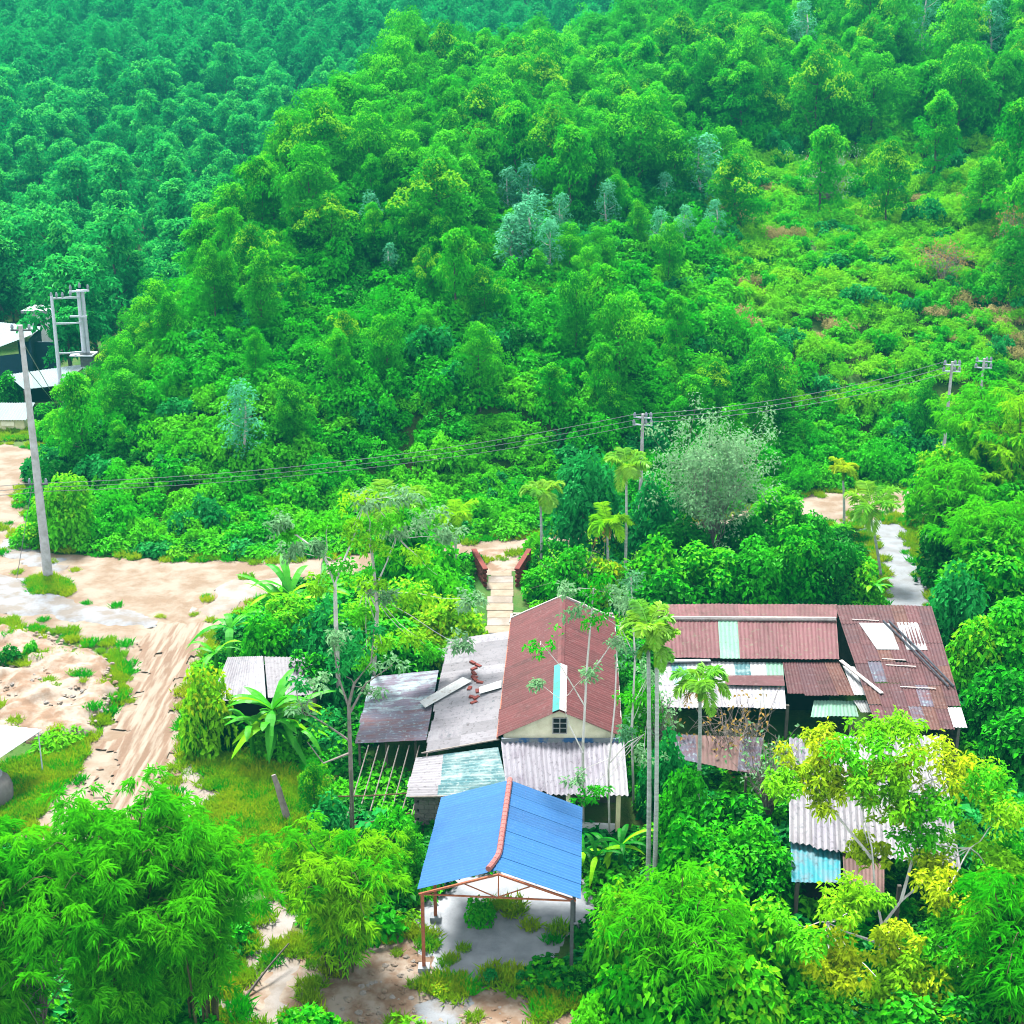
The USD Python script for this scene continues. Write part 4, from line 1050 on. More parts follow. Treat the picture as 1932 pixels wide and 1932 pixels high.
for n_, k in enumerate(np.nonzero(single)[0]):
    s_ = rng.choice((.75, 1.0, 1.3)) * rng.uniform(.85, 1.15)
    pu, pv = 966 + fp[k, 0] * px(fp[k, 1], fz[k] + 5), 966 + FPX * math.tan(math.atan2(CAM_Z - fz[k] - 5, fp[k, 1]) - PITCH)
    place = ('at the left edge', 'left of its middle', 'near its middle', 'near the hill crest')[int(np.clip(pu // 175, 0, 3))]
    band = 'in the top rows of the far hillside' if pv < 130 else 'in the upper rows of the far hillside' if pv < 240 else 'in the middle rows of the far hillside' if pv < 370 else 'in the lowest rows behind the sheds'
    lab = f'haze tinted plantation tree {band}, {place}'
    copy(f'far_tree_{rng.integers(4)}', 'plantation_tree', lab, 'tree', (fp[k, 0], fp[k, 1], fz[k] - .3), rng.uniform(0, 360), (s_, s_, s_ * rng.uniform(.85, 1.2)),
         f'plantation trees {band}, {place}')
rest = np.nonzero(~single)[0]
for q_ in range(3):
    r_ = np.random.default_rng(400 + q_)
    cover_kind(f'tree_{q_}', puff(r_, ovoid_lobes(r_, 2.7, 2.2, 8.6, 18, (.5, .6, .45)[q_]), 1300, .52, .28, up=.7, droop=.2), 'leaf_far_hazed')
s_ = rng.uniform(.7, 1.4, len(rest))
scatter('far_forest', 'remaining forest of the far hillside behind the hill', np.c_[fp[rest], fz[rest] - .3], rng.uniform(0, 6.28, len(rest)), np.c_[s_, s_, s_ * rng.uniform(.85, 1.2, len(rest))], rng.integers(0, 3, len(rest)), [f'tree_{k}' for k in range(3)])

# ------------------------------------------------------------------ trees of the near hill
PALE_TREES = (
        (780, 62, 165, 'pale bluish slender tree on the crest left of the bright trees'), (962, 320, 420, 'left narrow top of the pale tree group in mid hill'), (992, 315, 430, 'right narrow top of the pale tree group in mid hill'),
        (985, 390, 520, 'broad pale bluish tree in the middle of the hill'), (1035, 420, 540, 'pale bluish tree right below the mid hill group'), (702, 368, 455, 'pale pointed tree on the left part of the hill'),
        (738, 460, 540, 'small pale tree below the pale pointed tree'), (1252, 330, 420, 'pale pointed tree right of the mid hill group'), (1145, 350, 450, 'pale green slender tree with a visible thin trunk'),
        (1290, 390, 480, 'pale bluish low tree right of the mid hill group'), (1325, 262, 400, 'tall blue green tree with two pale tips on the right of the hill'), (460, 735, 890, 'pale bluish slender tree low on the left hillside'),
        (1508, 10, 140, 'leaning pale tree with a bare trunk on the upper right ridge'), (625, 205, 285, 'pale grey green tree on the left shoulder of the hill'), (1735, -20, 130, 'tall pale trunked tree at the top right'), (1865, 0, 140, 'pale tree in the top right corner'), (640, 240, 300, 'low pale grey bush tree on the left shoulder'), (1005, 375, 500, 'pale bluish tree in the heart of the mid hill group'), (965, 410, 530, 'pale tree on the left of the mid hill group'), (1060, 370, 470, 'small pale tree on the right of the mid hill group'), (1240, 400, 490, 'low pale tree under the pointed pale tree'), (1345, 380, 470, 'low pale bluish tree under the tall two tipped tree'))

rng = np.random.default_rng(71)
hp = poly_points(rng, [(-40, 100), (130, 100), (130, 252), (-40, 252)], 3.7, .25)
hp = hp[(hill_distance(hp[:, 0], hp[:, 1]) > 2) & (np.abs(hp[:, 0]) < hp[:, 1] * .54 + 12)]
dens = np.interp(hp[:, 1], [100, 112, 122, 135, 250], [0.14, .30, .55, .95, 1])
open_ = (hp[:, 0] > 17) & (hp[:, 1] < 162) & (hp[:, 1] > 108)
hp = hp[(rng.uniform(size=len(hp)) < np.where(open_, .045, dens))]
PALE = []
for (u, v0, v1, lab) in PALE_TREES:
    PALE.append(on_ground(u, v1))
for px_, py_, pz_ in PALE:
    hp = hp[~((np.abs(hp[:, 0] - px_ * hp[:, 1] / py_) < 2.9) & (hp[:, 1] > py_ - 16) & (hp[:, 1] < py_ + 3))]
hp = hp[np.argsort(hp[:, 1] + np.where(np.abs(hp[:, 0]) < hp[:, 1] * .37 + 2, 0, 1000))]
for x, y in hp[:295]:
    k = int(rng.choice(5, p=(.27, .2, .24, .22, .07)))
    s_ = rng.uniform(.5, .85) if y < 125 else rng.uniform(.72, 1.2)
    tone = ('yellow tipped', 'lime tipped', 'leafy bright', 'plain mid', 'dark')[k]
    where = 'low on the near hill' if y < 125 else ('on the upper right slope' if x > 18 else ('on the left hill shoulder' if x < -8 else 'on the middle crest')) if y < 185 else 'along the hill top'
    pu = 966 + x * px(y, T(x, y) + 4)
    spot = ('left of the pale pointed tree', 'near the pale pointed tree', 'left of the pale tree group', 'by the pale tree group', 'right of the pale tree group', 'near the two tipped tree', 'toward the open scrub')[int(np.searchsorted((420, 640, 860, 1080, 1300, 1520), pu))]
    copy(f'hill_tree_{k}', 'hill_tree', f'{tone} green tree {where}, {spot}', 'tree', (x, y, T(x, y) - .3), rng.uniform(0, 360), (s_, s_, s_ * rng.uniform(.95, 1.3)), f'{tone} green trees {where}, {spot}')

yr = np.random.default_rng(77)
for k_ in range(46):
    x, y = yr.uniform(-32, 17), yr.uniform(98, 138)
    if hill_distance(np.array([x]), np.array([y]))[0] < 4:
        continue
    k = int(yr.integers(4))
    s_ = yr.uniform(.36, .62)
    pu = 966 + x * px(y, T(x, y) + 3)
    spot = 'on the left flank of the hill' if pu < 520 else 'below the pale pointed tree' if pu < 800 else 'below the pale tree group' if pu < 1060 else 'above the small crossarm pole'
    copy(f'hill_tree_{k}', 'young_tree', f'slender {("yellow tipped", "lime tipped", "leafy", "plain mid")[k]} green young tree among creepers {spot}', 'tree', (x, y, T(x, y) + .3), yr.uniform(0, 360), (s_, s_, s_ * yr.uniform(1.0, 1.45)), f'{("yellow tipped", "lime tipped", "leafy", "plain")[k]} young trees {spot}')
far_ = hp[295:]
for q_ in range(4):
    r_ = np.random.default_rng(450 + q_)
    lb_ = ovoid_lobes(r_, (2.6, 2.9, 2.3, 3.0)[q_], 2.0, 7.6, 36, (.42, .52, .36, .48)[q_], .27, .5)
    cover_kind(f'hill_crown_{q_}', puff(r_, lb_, 2600, .34, .19, up=.7, droop=.2), ('leaf_acacia', 'leaf_shrub', 'leaf_acacia', 'leaf_acacia_new_lit')[q_])
if len(far_):
    s_ = rng.uniform(.65, 1.05, len(far_))
    scatter('hilltop_forest', 'trees merging into one canopy along the top of the near hill', np.c_[far_, terrain(far_[:, 0], far_[:, 1]) - .3], rng.uniform(0, 6.28, len(far_)), np.c_[s_, s_, s_ * rng.uniform(.85, 1.15, len(far_))], rng.choice(4, len(far_), p=(.4, .25, .25, .1)), [f'hill_crown_{k}' for k in range(4)])

# ------------------------------------------------------------------ single plants of the gardens
def leaf_at(u, vtop, vbase):
    """a plant that stands on the ground at vbase and reaches up to vtop: position and height"""
    x, y, z = on_ground(u, vbase)
    return x, y, z, at(u, vtop, y=y)[2] - z


def garden(u, vtop, vbase, w, col, label, name='shrub', cat='shrub', group=None):
    x, y, z, H = leaf_at(u, vtop, vbase)
    W = w / px(y, z + H / 2)
    rng = np.random.default_rng(int(u * 7 + vtop * 13 + vbase))
    if H > 1.9 * W:
        kind, H0, W0 = f'hill_tree_{(0, 0, 4, 4, 1, 2)[col]}', 8.0, 4.9
    elif W > 3.9:
        kind, H0, W0 = f'grove_{col}', 5.3, 5.9
    elif W > 2.2:
        kind, H0, W0 = f'bush_{col}', 3.2, 3.8
    else:
        kind, H0, W0 = f'shrub_{col}', 1.65, 2.15
    return copy(kind, name, label, cat, (x, y, z - .05), rng.uniform(0, 360), (W / W0, W / W0, H / H0), group)


GARDEN = [
    (770, 950, 1130, 150, 5, 'tall leafy shrub at the back of the garden left of the gate'),
    (825, 1010, 1170, 120, 0, 'dense green shrub left of the garden path near the gate'),
    (866, 1085, 1205, 75, 1, 'bright rounded shrub right beside the garden path'),
    (760, 1080, 1230, 170, 1, 'wide light green shrub in the middle of the left garden'),
    (840, 1120, 1262, 160, 4, 'yellow green shrub between the path and the grey annex roof'),
    (690, 1110, 1262, 150, 1, 'light green bush behind the pale bare trunks'),
    (620, 1130, 1292, 140, 3, 'bluish green bush left of the pale bare trunks'),
    (560, 1110, 1252, 150, 1, 'bright bush on the garden edge beside the road bend'),
    (505, 1150, 1292, 110, 0, 'green bush behind the small grey hut'),
    (740, 1170, 1292, 170, 0, 'green bush behind the flaking annex roof'),
    (650, 1205, 1330, 120, 3, 'bluish shrub between the grey hut and the annex'),
    (884, 1160, 1252, 80, 4, 'small yellow leaved shrub at the top corner of the grey annex roof'),
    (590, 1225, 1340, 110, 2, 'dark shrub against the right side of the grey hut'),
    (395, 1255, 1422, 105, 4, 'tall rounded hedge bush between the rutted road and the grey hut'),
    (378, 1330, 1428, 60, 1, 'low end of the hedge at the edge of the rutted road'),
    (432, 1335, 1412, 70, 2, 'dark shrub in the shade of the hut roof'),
    (745, 1520, 1612, 90, 0, 'green shrub below the slanting grey poles'),
    (700, 1560, 1660, 90, 2, 'dark shrub in front of the slanting grey poles'),
    (775, 1560, 1672, 60, 0, 'green shrub beside the block wall of the annex'),
    (625, 1500, 1600, 90, 3, 'bluish shrub at the foot of the brown forked trunk'),
    (597, 1440, 1560, 60, 4, 'yellow leaved shrub by the leaning log'),
    (740, 1600, 1700, 90, 1, 'bright shrub left of the blue shelter'),
    (1012, 1000, 1062, 60, 1, 'bright shrub on top of the right gate wall'),
    (1045, 1015, 1092, 80, 2, 'dark shrub right of the red gate wall'),
    (1032, 1050, 1132, 90, 0, 'green shrub between the gate and the red house'),
    (1080, 1030, 1152, 110, 5, 'tall shrub close behind the red gable'),
    (1150, 1050, 1152, 110, 4, 'yellowish shrub behind the right corner of the red house'),
    (1230, 1010, 1162, 120, 0, 'green bush left end of the row behind the patched roofs'),
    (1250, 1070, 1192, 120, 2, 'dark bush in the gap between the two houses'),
    (1330, 1020, 1150, 150, 0, 'big green bush behind the white ridge cap'),
    (1420, 1010, 1150, 150, 5, 'leafy bush in the middle of the row behind the patched roofs'),
    (1500, 985, 1142, 130, 0, 'tall green bush behind the right end of the white ridge'),
    (1570, 1000, 1142, 130, 2, 'dark big leaved bush beside the bluish lane'),
    (1620, 1062, 1150, 90, 1, 'bright low shrub at the lower end of the bluish lane'),
    (1290, 960, 1082, 130, 2, 'dark bush in front of the grey twiggy tree'),
    (1465, 920, 1032, 120, 0, 'green bush left of the pale road on the right'),
    (1400, 960, 1072, 120, 2, 'dark bush right of the grey twiggy tree'),
    (1530, 965, 1040, 80, 5, 'reddish tipped shrub below the pale road on the right'),
    (1230, 900, 1062, 110, 3, 'bluish tree under the small crossarm pole'),
    (1100, 830, 1042, 150, 3, 'broad bluish tree on the road edge left of the tallest palm'),
    (1765, 830, 992, 120, 1, 'bright bush below the slim pole with crossarms'),
    (1800, 960, 1102, 150, 2, 'dark bush right of the bluish lane'),
    (1900, 905, 1092, 180, 0, 'green bush at the right edge below the pale bamboo'),
    (1860, 1010, 1182, 200, 0, 'large green bush at the right edge above the patched roof corner'),
    (1795, 1065, 1235, 120, 3, 'bluish bush beside the back corner of the patched roof'),
    (1905, 1120, 1302, 180, 0, 'green bush at the right edge beside the patched roof'),
    (1830, 1165, 1312, 120, 1, 'bright yellow green bush overhanging the patched roof'),
    (1880, 1250, 1402, 150, 2, 'dark bush right of the patched roof front corner'),
    (1915, 1330, 1482, 150, 2, 'dark bush at the right edge behind the yellow tree'),
    (1205, 1290, 1462, 80, 0, 'slim green bush between the red house and the areca trunks'),
    (1250, 1380, 1542, 100, 3, 'bluish bush right of the twin areca trunks'),
    (1290, 1445, 1602, 110, 5, 'green bush between the areca trunks'),
    (1370, 1490, 1642, 150, 2, 'dark bush in front of the rusty lean-to'),
    (1300, 1545, 1702, 150, 0, 'large green bush right of the blue shelter'),
    (1412, 1545, 1692, 150, 0, 'large green bush left of the turquoise roof corner'),
    (1450, 1605, 1732, 120, 2, 'dark bush under the turquoise roof corner'),
    (1350, 1610, 1742, 140, 0, 'green bush behind the bright thicket'),
    (1168, 1670, 1862, 120, 1, 'bright bush beside the right front post of the shelter'),
    (1220, 1685, 1862, 180, 1, 'bright yellow green bush in the lower middle thicket'),
    (1335, 1650, 1862, 200, 1, 'tallest bright bush of the lower right thicket'),
    (1440, 1705, 1902, 180, 1, 'bright bush between the thicket and the yellow tree'),
    (1270, 1770, 1962, 200, 0, 'green bush at the lower edge under the thicket'),
    (1400, 1810, 1992, 200, 1, 'bright bush at the lower edge left of the forked trunk'),
    (1170, 1800, 1962, 120, 0, 'green bush at the lower edge right of the bare soil'),
    (1535, 1865, 1990, 150, 0, 'green bush at the lower edge under the yellow tree'),
    (1120, 1870, 1982, 90, 1, 'small bright bush at the corner of the bare soil'),
    (1700, 1890, 2010, 200, 0, 'green bush at the foot of the forked trunk'),
    (1830, 1880, 2010, 180, 2, 'dark bush in the lower right corner'),
    (1900, 1710, 1962, 170, 2, 'dark tall bush at the right edge in the lower corner'),
    (1900, 1570, 1762, 150, 0, 'green bush at the right edge behind the yellow branches'),
    (1560, 1770, 1872, 110, 0, 'green bush left of the forked trunk'),
    (590, 1895, 2022, 140, 0, 'round green bush at the lower edge near the bamboo'),
    (925, 1822, 1856, 34, 3, 'small bluish bush on the concrete floor, left of two'),
    (985, 1826, 1860, 32, 3, 'small bluish bush on the concrete floor, right of two'),
    (835, 1850, 1880, 60, 4, 'low yellowish shrub by the left post footing'),
    (905, 1690, 1742, 60, 0, 'weedy shrub growing through the floor under the blue roof'),
    (130, 880, 1030, 120, 1, 'bright bush on the tip of the hill above the tall pole'),
    (60, 985, 1032, 70, 1, 'small bright bush beside the track behind the tall pole'),
    (88, 757, 800, 55, 2, 'dark bush in front of the pale aqua roofed shed'),
    (20, 700, 765, 60, 2, 'dark bush left of the pale aqua roofed shed'),
    (25, 1215, 1260, 60, 2, 'dark bush on the left end of the earth bank'),
    (62, 1205, 1250, 34, 0, 'small green bush on the earth bank'),
    (1425, 715, 850, 62, 1, 'vine covered stump like a green pillar on the hill'),
]
for g_ in GARDEN:
    garden(*g_)
# creeper tower and bright creepers on the upper right
for k, (u, v, w) in enumerate(((1548, 40, 50), (1560, 85, 55), (1572, 130, 60), (1585, 175, 60), (1600, 215, 60))):
    garden(u, v - 30, v + 40, w, 1, 'bright creeper covered bush on the steep upper right ridge', 'creeper_bush', 'bush', 'creeper bushes down the upper right ridge')


def frond(rng, b, az, L, rise, drop, n=22, ll=.5, lw=.07):
    t = np.linspace(0, 1, 9)[:, None]
    d = np.array([math.cos(az), math.sin(az), 0])
    c = b + d * L * t * (1 - .25 * t * drop) + np.array([0, 0, 1.0]) * (rise * L * t - drop * L * t ** 2)
    q = np.linspace(.12, 1, n)
    P_ = np.stack([np.interp(q, t[:, 0], c[:, k]) for k in range(3)], 1)
    tan = unit(np.gradient(P_, axis=0))
    side = unit(np.cross(tan, [0, 0, 1.0]))
    P2 = np.vstack([P_, P_])
    D2 = np.vstack([side, -side]) + np.vstack([tan, tan]) * .65 + [0, 0, -.35]
    N2 = np.vstack([np.cross(side, tan), np.cross(side, tan)]) + rng.normal(0, .2, (2 * n, 3))
    s = ll * np.sin(np.pi * np.clip(np.concatenate([q, q]) * .85 + .12, 0, 1)) ** .6
    return merge([tube(c, np.linspace(.03, .008, 9), 4), leaves(P2, unit(N2), D2, s, np.full(2 * n, lw), droop=.2)])


def areca(u, vc, vbase, fpx, label, seed, mat='leaf_palm', nf=11, ub=None, dead=False, wide=.12):
    rng = np.random.default_rng(seed)
    x, y, z = on_ground(ub or u, vbase)
    c = at(u, vc, y=y)
    t = thing('areca_palm', label, 'palm', (x, y, z - .2))
    H = c[2] - z + .2
    dx = c[0] - x
    F = fpx / px(y, c[2])
    obj('trunk', tube(bend((0, 0, 0), (dx, 0, H - .7), (.05, 0, 0), 6), np.linspace(.10, .07, 6), 7), 'bark_palm', t)
    obj('crownshaft', tube([(dx, 0, H - .75), (dx, 0, H - .3), (dx, 0, H + .05)], [.11, .12, .06], 7), 'leaf_palm', t)
    for k in range(nf):
        a = k * 2.4 + rng.uniform(-.3, .3)
        r_ = rng.uniform(.35, 1.15) if k % 3 else rng.uniform(1.0, 1.5)
        obj('frond', frond(rng, np.array([dx, 0, H]), a, F * rng.uniform(.95, 1.3), r_, rng.uniform(.7, 1.25), 24, F * .42, wide), mat, t)
    if dead:
        for k in range(2):
            obj('dry_frond', frond(rng, np.array([dx, 0, H - .2]), rng.uniform(0, 6), F * .8, .1, 1.1, 16, F * .35, .07), 'leaf_brown', t)


areca(1182, 880, 1120, 50, 'tallest areca palm behind the red house with a long thin trunk', 1, ub=1178)
areca(1020, 932, 1092, 44, 'areca palm right of the garden gate', 2)
areca(1146, 988, 1132, 46, 'yellowing areca palm with drooping dry fronds behind the red house', 3, 'leaf_lime', dead=True)
areca(858, 975, 1072, 42, 'yellowish areca palm left of the garden gate', 4, 'leaf_lime', dead=True)
areca(1645, 958, 1092, 56, 'areca palm standing at the upper end of the bluish lane', 5, ub=1664)
areca(1224, 1185, 1680, 56, 'tall areca palm in front of the patched roofs, left of the twin trunks', 6, ub=1222)
areca(1240, 1222, 1690, 42, 'tall areca palm in front of the patched roofs, right of the twin trunks', 7, ub=1234, nf=6)
areca(1322, 1290, 1562, 58, 'areca palm with a full round crown over the white roof sheets', 8, ub=1314, dead=True)
areca(1592, 886, 1002, 32, 'small yellow areca palm above the pale road on the right', 9, 'leaf_yellow')
areca(742, 962, 1132, 70, 'broad leaved palm behind the pale bare trunks', 10, nf=10, wide=.14)
areca(1000, 1560, 1640, 30, 'young palm hidden behind the blue shelter', 11) if False else None


def blade(rng, b, az, L, W, rise, drop, n=8):
    """one banana leaf: two halves folded along the midrib, torn edge"""
    t = np.linspace(0, 1, n)
    d = np.array([math.cos(az), math.sin(az), 0])
    c = b + d * (L * t)[:, None] + np.array([0, 0, 1.0]) * (rise * L * t - drop * L * t ** 2)[:, None]
    s = np.array([-d[1], d[0], 0])
    w = W / 2 * np.sin(np.pi * np.clip(t * .9 + .08, 0, 1)) ** .6 * rng.uniform(.8, 1.15, n)
    w[0], w[-1] = .03, .01
    l, r = c + s * w[:, None] + [0, 0, .0] - np.array([0, 0, .22]) * w[:, None], c - s * w[:, None] - np.array([0, 0, .22]) * w[:, None]
    v = np.concatenate([c, l, r])
    i = np.arange(n - 1)
    f = np.vstack([np.stack([i, i + n, i + n + 1, i + 1], 1), np.stack([i, i + 1, i + 2 * n + 1, i + 2 * n], 1)])
    return v, f


def banana(u, vtop, vbase, label, seed, nl=8, mat='leaf_banana', stems=1):
    rng = np.random.default_rng(seed)
    x, y, z, H = leaf_at(u, vtop, vbase)
    t = thing('banana_plant', label, 'banana plant', (x, y, z - .1))
    for q in range(stems):
        o = np.array([rng.normal(0, .5) * (q > 0), rng.normal(0, .4) * (q > 0), 0])
        hh = H * (.6 if q == 0 else .42)
        obj('stem', tube([o, o + [0, 0, hh * .6], o + [.05, 0, hh]], [.13, .11, .07], 8), 'leaf_banana', t)
        for k in range(nl):
            a = k * 2.4 + rng.uniform(-.4, .4)
            obj('leaf', blade(rng, o + [0, 0, hh], a, H * .56 * rng.uniform(.7, 1.15), min(.5, H * .1), rng.uniform(.5, 1.5), rng.uniform(.6, 1.2)), mat if k % 7 else 'leaf_lime', t)


banana(440, 1128, 1262, 'banana plant with long arching leaves on the inside of the road bend', 1, 7)
banana(552, 1062, 1200, 'banana clump with bright leaves beside the road at the garden corner', 2, 8, stems=2)
banana(612, 1075, 1190, 'banana plant between the garden corner and the pale trunks', 12, 7)
banana(520, 1270, 1432, 'tall banana plant covering the front of the grey hut', 3, 12, stems=3)
banana(478, 1320, 1436, 'young banana plant left in front of the grey hut', 4, 7)
banana(568, 1330, 1440, 'banana plant right of the grey hut', 5, 7)
banana(410, 1190, 1290, 'low banana plant at the road edge above the hedge', 6, 6)
banana(1640, 1070, 1160, 'banana like plant at the lower end of the bluish lane', 7, 9)
banana(1170, 1550, 1650, 'broad leaved plant on the slope right of the shelter', 8, 9, 'leaf_dark', 2)
banana(1125, 1575, 1665, 'broad leaved plant close behind the shelter right eave', 9, 8, 'leaf_dark', 2)


def clump_tree(name, label, cat, u, vbase, y, nodes, lobes, mats, L, W, n, bark, r0=.12, seed=0, up=.7, twigs=0, shell=(.35, 1.05), droop=.2, low=-.7):
    """a tree given by its limbs (lists of points u, v, y) and its leaf clumps (u, v, radius in pixels, y)"""
    rng = np.random.default_rng(seed)
    b = on_ground(u, vbase)
    if y is None:
        y = b[1]
    base = np.array([b[0], b[1], b[2] - .2])
    t = thing(name, label, cat, base)
    for k, li in enumerate(nodes):
        p = np.array([at(a, c, y=d) for a, c, d in li]) - base
        if k == 0:
            p[0] = 0
        m_ = len(p)
        rr = np.linspace(r0, r0 * .45, m_) if k == 0 else np.linspace(r0 * .5, r0 * .12, m_)
        obj('trunk' if k == 0 else 'branch', tube(p, rr, 7 if k == 0 else 5), bark, t)
    ends = np.array([at(li[-1][0], li[-1][1], y=li[-1][2]) - base for li in nodes])
    for k, (a, c, r, d) in enumerate(lobes):
        p = at(a, c, y=d) - base
        R = r / px(d, p[2] + base[2])
        e = ends[np.argmin(np.linalg.norm(ends - p, axis=1))]
        sub = [(p[0] + rng.normal(0, .55) * R, p[1] + rng.normal(0, .55) * R, p[2] + rng.normal(0, .3) * R, R * rng.uniform(.22, .5)) for _ in range(12)]
        cl_ = obj('foliage', puff(rng, sub, n, L, W, up=up, low=low, shell=shell, droop=droop), mats[k % len(mats)], t)
        obj('twig', tube(bend(e, p, (0, 0, -.1 * R), 5, .05, rng), np.linspace(r0 * .2, .012, 5), 4), bark, cl_)
    return t


yl = [(1490, 1480, 35), (1530, 1440, 40), (1560, 1400, 35), (1605, 1412, 40), (1645, 1382, 35), (1705, 1372, 42), (1742, 1440, 45), (1800, 1440, 50), (1852, 1480, 50), (1905, 1520, 50), (1650, 1500, 40), (1705, 1540, 45),
      (1562, 1500, 35), (1762, 1522, 40), (1832, 1600, 45), (1885, 1640, 50), (1760, 1630, 30), (1782, 1690, 45), (1852, 1722, 45), (1905, 1762, 40), (1592, 1705, 45), (1640, 1610, 28), (1562, 1775, 40), (1505, 1745, 38),
      (1722, 1822, 45), (1662, 1852, 45), (1742, 1892, 55), (1642, 1905, 45), (1822, 1852, 45), (1565, 1855, 35), (1680, 1450, 32), (1620, 1460, 30), (1550, 1455, 34), (1735, 1585, 36), (1700, 1500, 34), (1640, 1700, 28), (1600, 1820, 38), (1690, 1770, 30), (1780, 1770, 40), (1850, 1800, 42)]
yl = [(u, v, r * 1.22, (45.5 - (v - 1380) / 520 * 4.6 if v < 1665 else 39.9 - (v - 1665) / 240 * 1.2) + (i_ * 37 % 10 - 5) * .12) for i_, (u, v, r) in enumerate(yl)]
clump_tree('yellow_leaved_tree', 'large spreading tree with yellow green leaves and a pale forked trunk over the white shed', 'tree', 1662, 1830, None,
           [[(1662, 1830, 42.0), (1664, 1745, 42.3)], [(1664, 1745, 42.3), (1652, 1690, 42.8), (1645, 1600, 43.4), (1620, 1500, 44)], [(1664, 1748, 42.3), (1700, 1700, 42.6), (1760, 1650, 43), (1830, 1600, 43.2)],
            [(1700, 1700, 42.6), (1730, 1590, 43.4), (1760, 1470, 44.5)], [(1660, 1780, 42.1), (1600, 1760, 42), (1560, 1740, 42)], [(1664, 1760, 42.1), (1740, 1770, 41.6), (1800, 1800, 41.4)], [(1645, 1620, 43.4), (1580, 1540, 44), (1530, 1470, 44.4)], [(1662, 1800, 41.8), (1690, 1850, 41.2), (1720, 1880, 41)]],
           yl, ('leaf_lime', 'leaf_yellow', 'leaf_yellow', 'leaf_bright', 'leaf_lime'), .22, .10, 680, 'bark_pale', .13, 21)
# pale bare trunks in the left garden
clump_tree('pale_trunk_tree', 'tall slender tree with a pale bare trunk and thin airy crown in the left garden', 'tree', 640, 1332, 60.2,
           [[(640, 1332, 60.2), (634, 1180, 60.2), (632, 1100, 60.2), (612, 1050, 60.2)], [(632, 1100, 60.2), (668, 1010, 60.6), (690, 940, 61)], [(612, 1050, 60.2), (560, 1010, 60.2), (520, 1000, 60.2)]],
           [(690, 950, 26, 60.8), (740, 985, 30, 61), (660, 1000, 24, 60.6), (600, 1030, 22, 60.2), (545, 1008, 20, 60.2), (700, 1020, 30, 61), (760, 935, 28, 61.5), (620, 985, 30, 60.4), (680, 945, 32, 61), (560, 1040, 28, 60.2), (650, 1065, 32, 60.4), (600, 1105, 30, 60.2), (530, 985, 22, 60.2)], ('leaf_grey', 'leaf_bright', 'leaf_lime'), .26, .11, 230, 'bark_pale', .13, 23)
clump_tree('pale_trunk_tree', 'second slender pale trunk right of the first with sparse leaves', 'tree', 702, 1318, 61.5,
           [[(702, 1318, 61.5), (712, 1150, 61.5), (704, 1060, 61.5), (694, 1000, 61.5)], [(708, 1110, 61.5), (730, 1060, 61.5), (748, 1010, 61.5)], [(712, 1150, 61.5), (690, 1110, 61.5)]],
           [(694, 990, 24, 61.5), (750, 1000, 26, 61.5), (690, 1100, 26, 61.5), (730, 1055, 28, 61.5), (800, 985, 32, 62), (785, 1050, 30, 62), (825, 1085, 28, 62), (720, 1120, 30, 61.5), (770, 1130, 28, 61.8), (670, 1160, 26, 61.2), (840, 1010, 26, 62.2), (770, 1200, 28, 61.6), (815, 1230, 24, 61.6), (860, 1215, 24, 62), (720, 1215, 26, 61.2), (690, 1245, 22, 60.8), (880, 1130, 26, 62.6)], ('leaf_bright', 'leaf_grey', 'leaf_lime'), .26, .11, 230, 'bark_pale', .11, 24)
clump_tree('bare_forked_tree', 'half bare tree with a straight brown trunk in front of the flaking annex roof', 'tree', 665, 1585, None,
           [[(665, 1585, 48.5), (662, 1450, 48.5), (658, 1330, 48.5), (668, 1290, 48.5)], [(660, 1340, 48.5), (636, 1270, 48.7), (628, 1200, 49)], [(668, 1290, 48.5), (700, 1250, 48.6), (706, 1180, 49)], [(662, 1400, 48.5), (620, 1370, 48.3), (570, 1340, 48)], [(662, 1420, 48.5), (610, 1440, 48), (580, 1400, 48)], [(660, 1345, 48.5), (690, 1290, 48.7), (740, 1255, 49)]],
           [(628, 1205, 22, 49), (706, 1190, 20, 49), (600, 1290, 24, 48.6), (640, 1260, 22, 48.8), (570, 1330, 22, 48.2), (680, 1230, 24, 48.9), (740, 1250, 24, 49), (610, 1360, 26, 48.3), (690, 1300, 22, 48.7), (560, 1290, 24, 48.3), (640, 1210, 26, 49)], ('leaf_grey', 'leaf_blue'), .24, .10, 90, 'twig', .11, 25)
# thin saplings in front of the red roof
clump_tree('thin_sapling', 'very thin tall sapling standing before the red gable, left one', 'tree', 1100, 1560, None,
           [[(1100, 1560, 49.5), (1100, 1400, 49.5), (1108, 1250, 49.5), (1120, 1110, 49.5)], [(1102, 1330, 49.5), (1060, 1260, 49.6), (1020, 1212, 49.8)], [(1108, 1280, 49.5), (1150, 1220, 49.5), (1170, 1180, 49.5)], [(1100, 1420, 49.5), (1075, 1370, 49.5), (1060, 1320, 49.5)]],
           [(1020, 1214, 26, 49.8), (1110, 1270, 22, 49.5), (1015, 1290, 14, 49.7), (1120, 1120, 30, 49.6), (1070, 1110, 22, 49.8), (1160, 1120, 24, 49.5), (1140, 1165, 30, 49.5), (1090, 1150, 26, 49.7), (1180, 1150, 24, 49.5), (1130, 1090, 22, 49.6)], ('leaf_shrub', 'leaf_grey', 'leaf_grey'), .2, .08, 150, 'bark_pale', .065, 26)
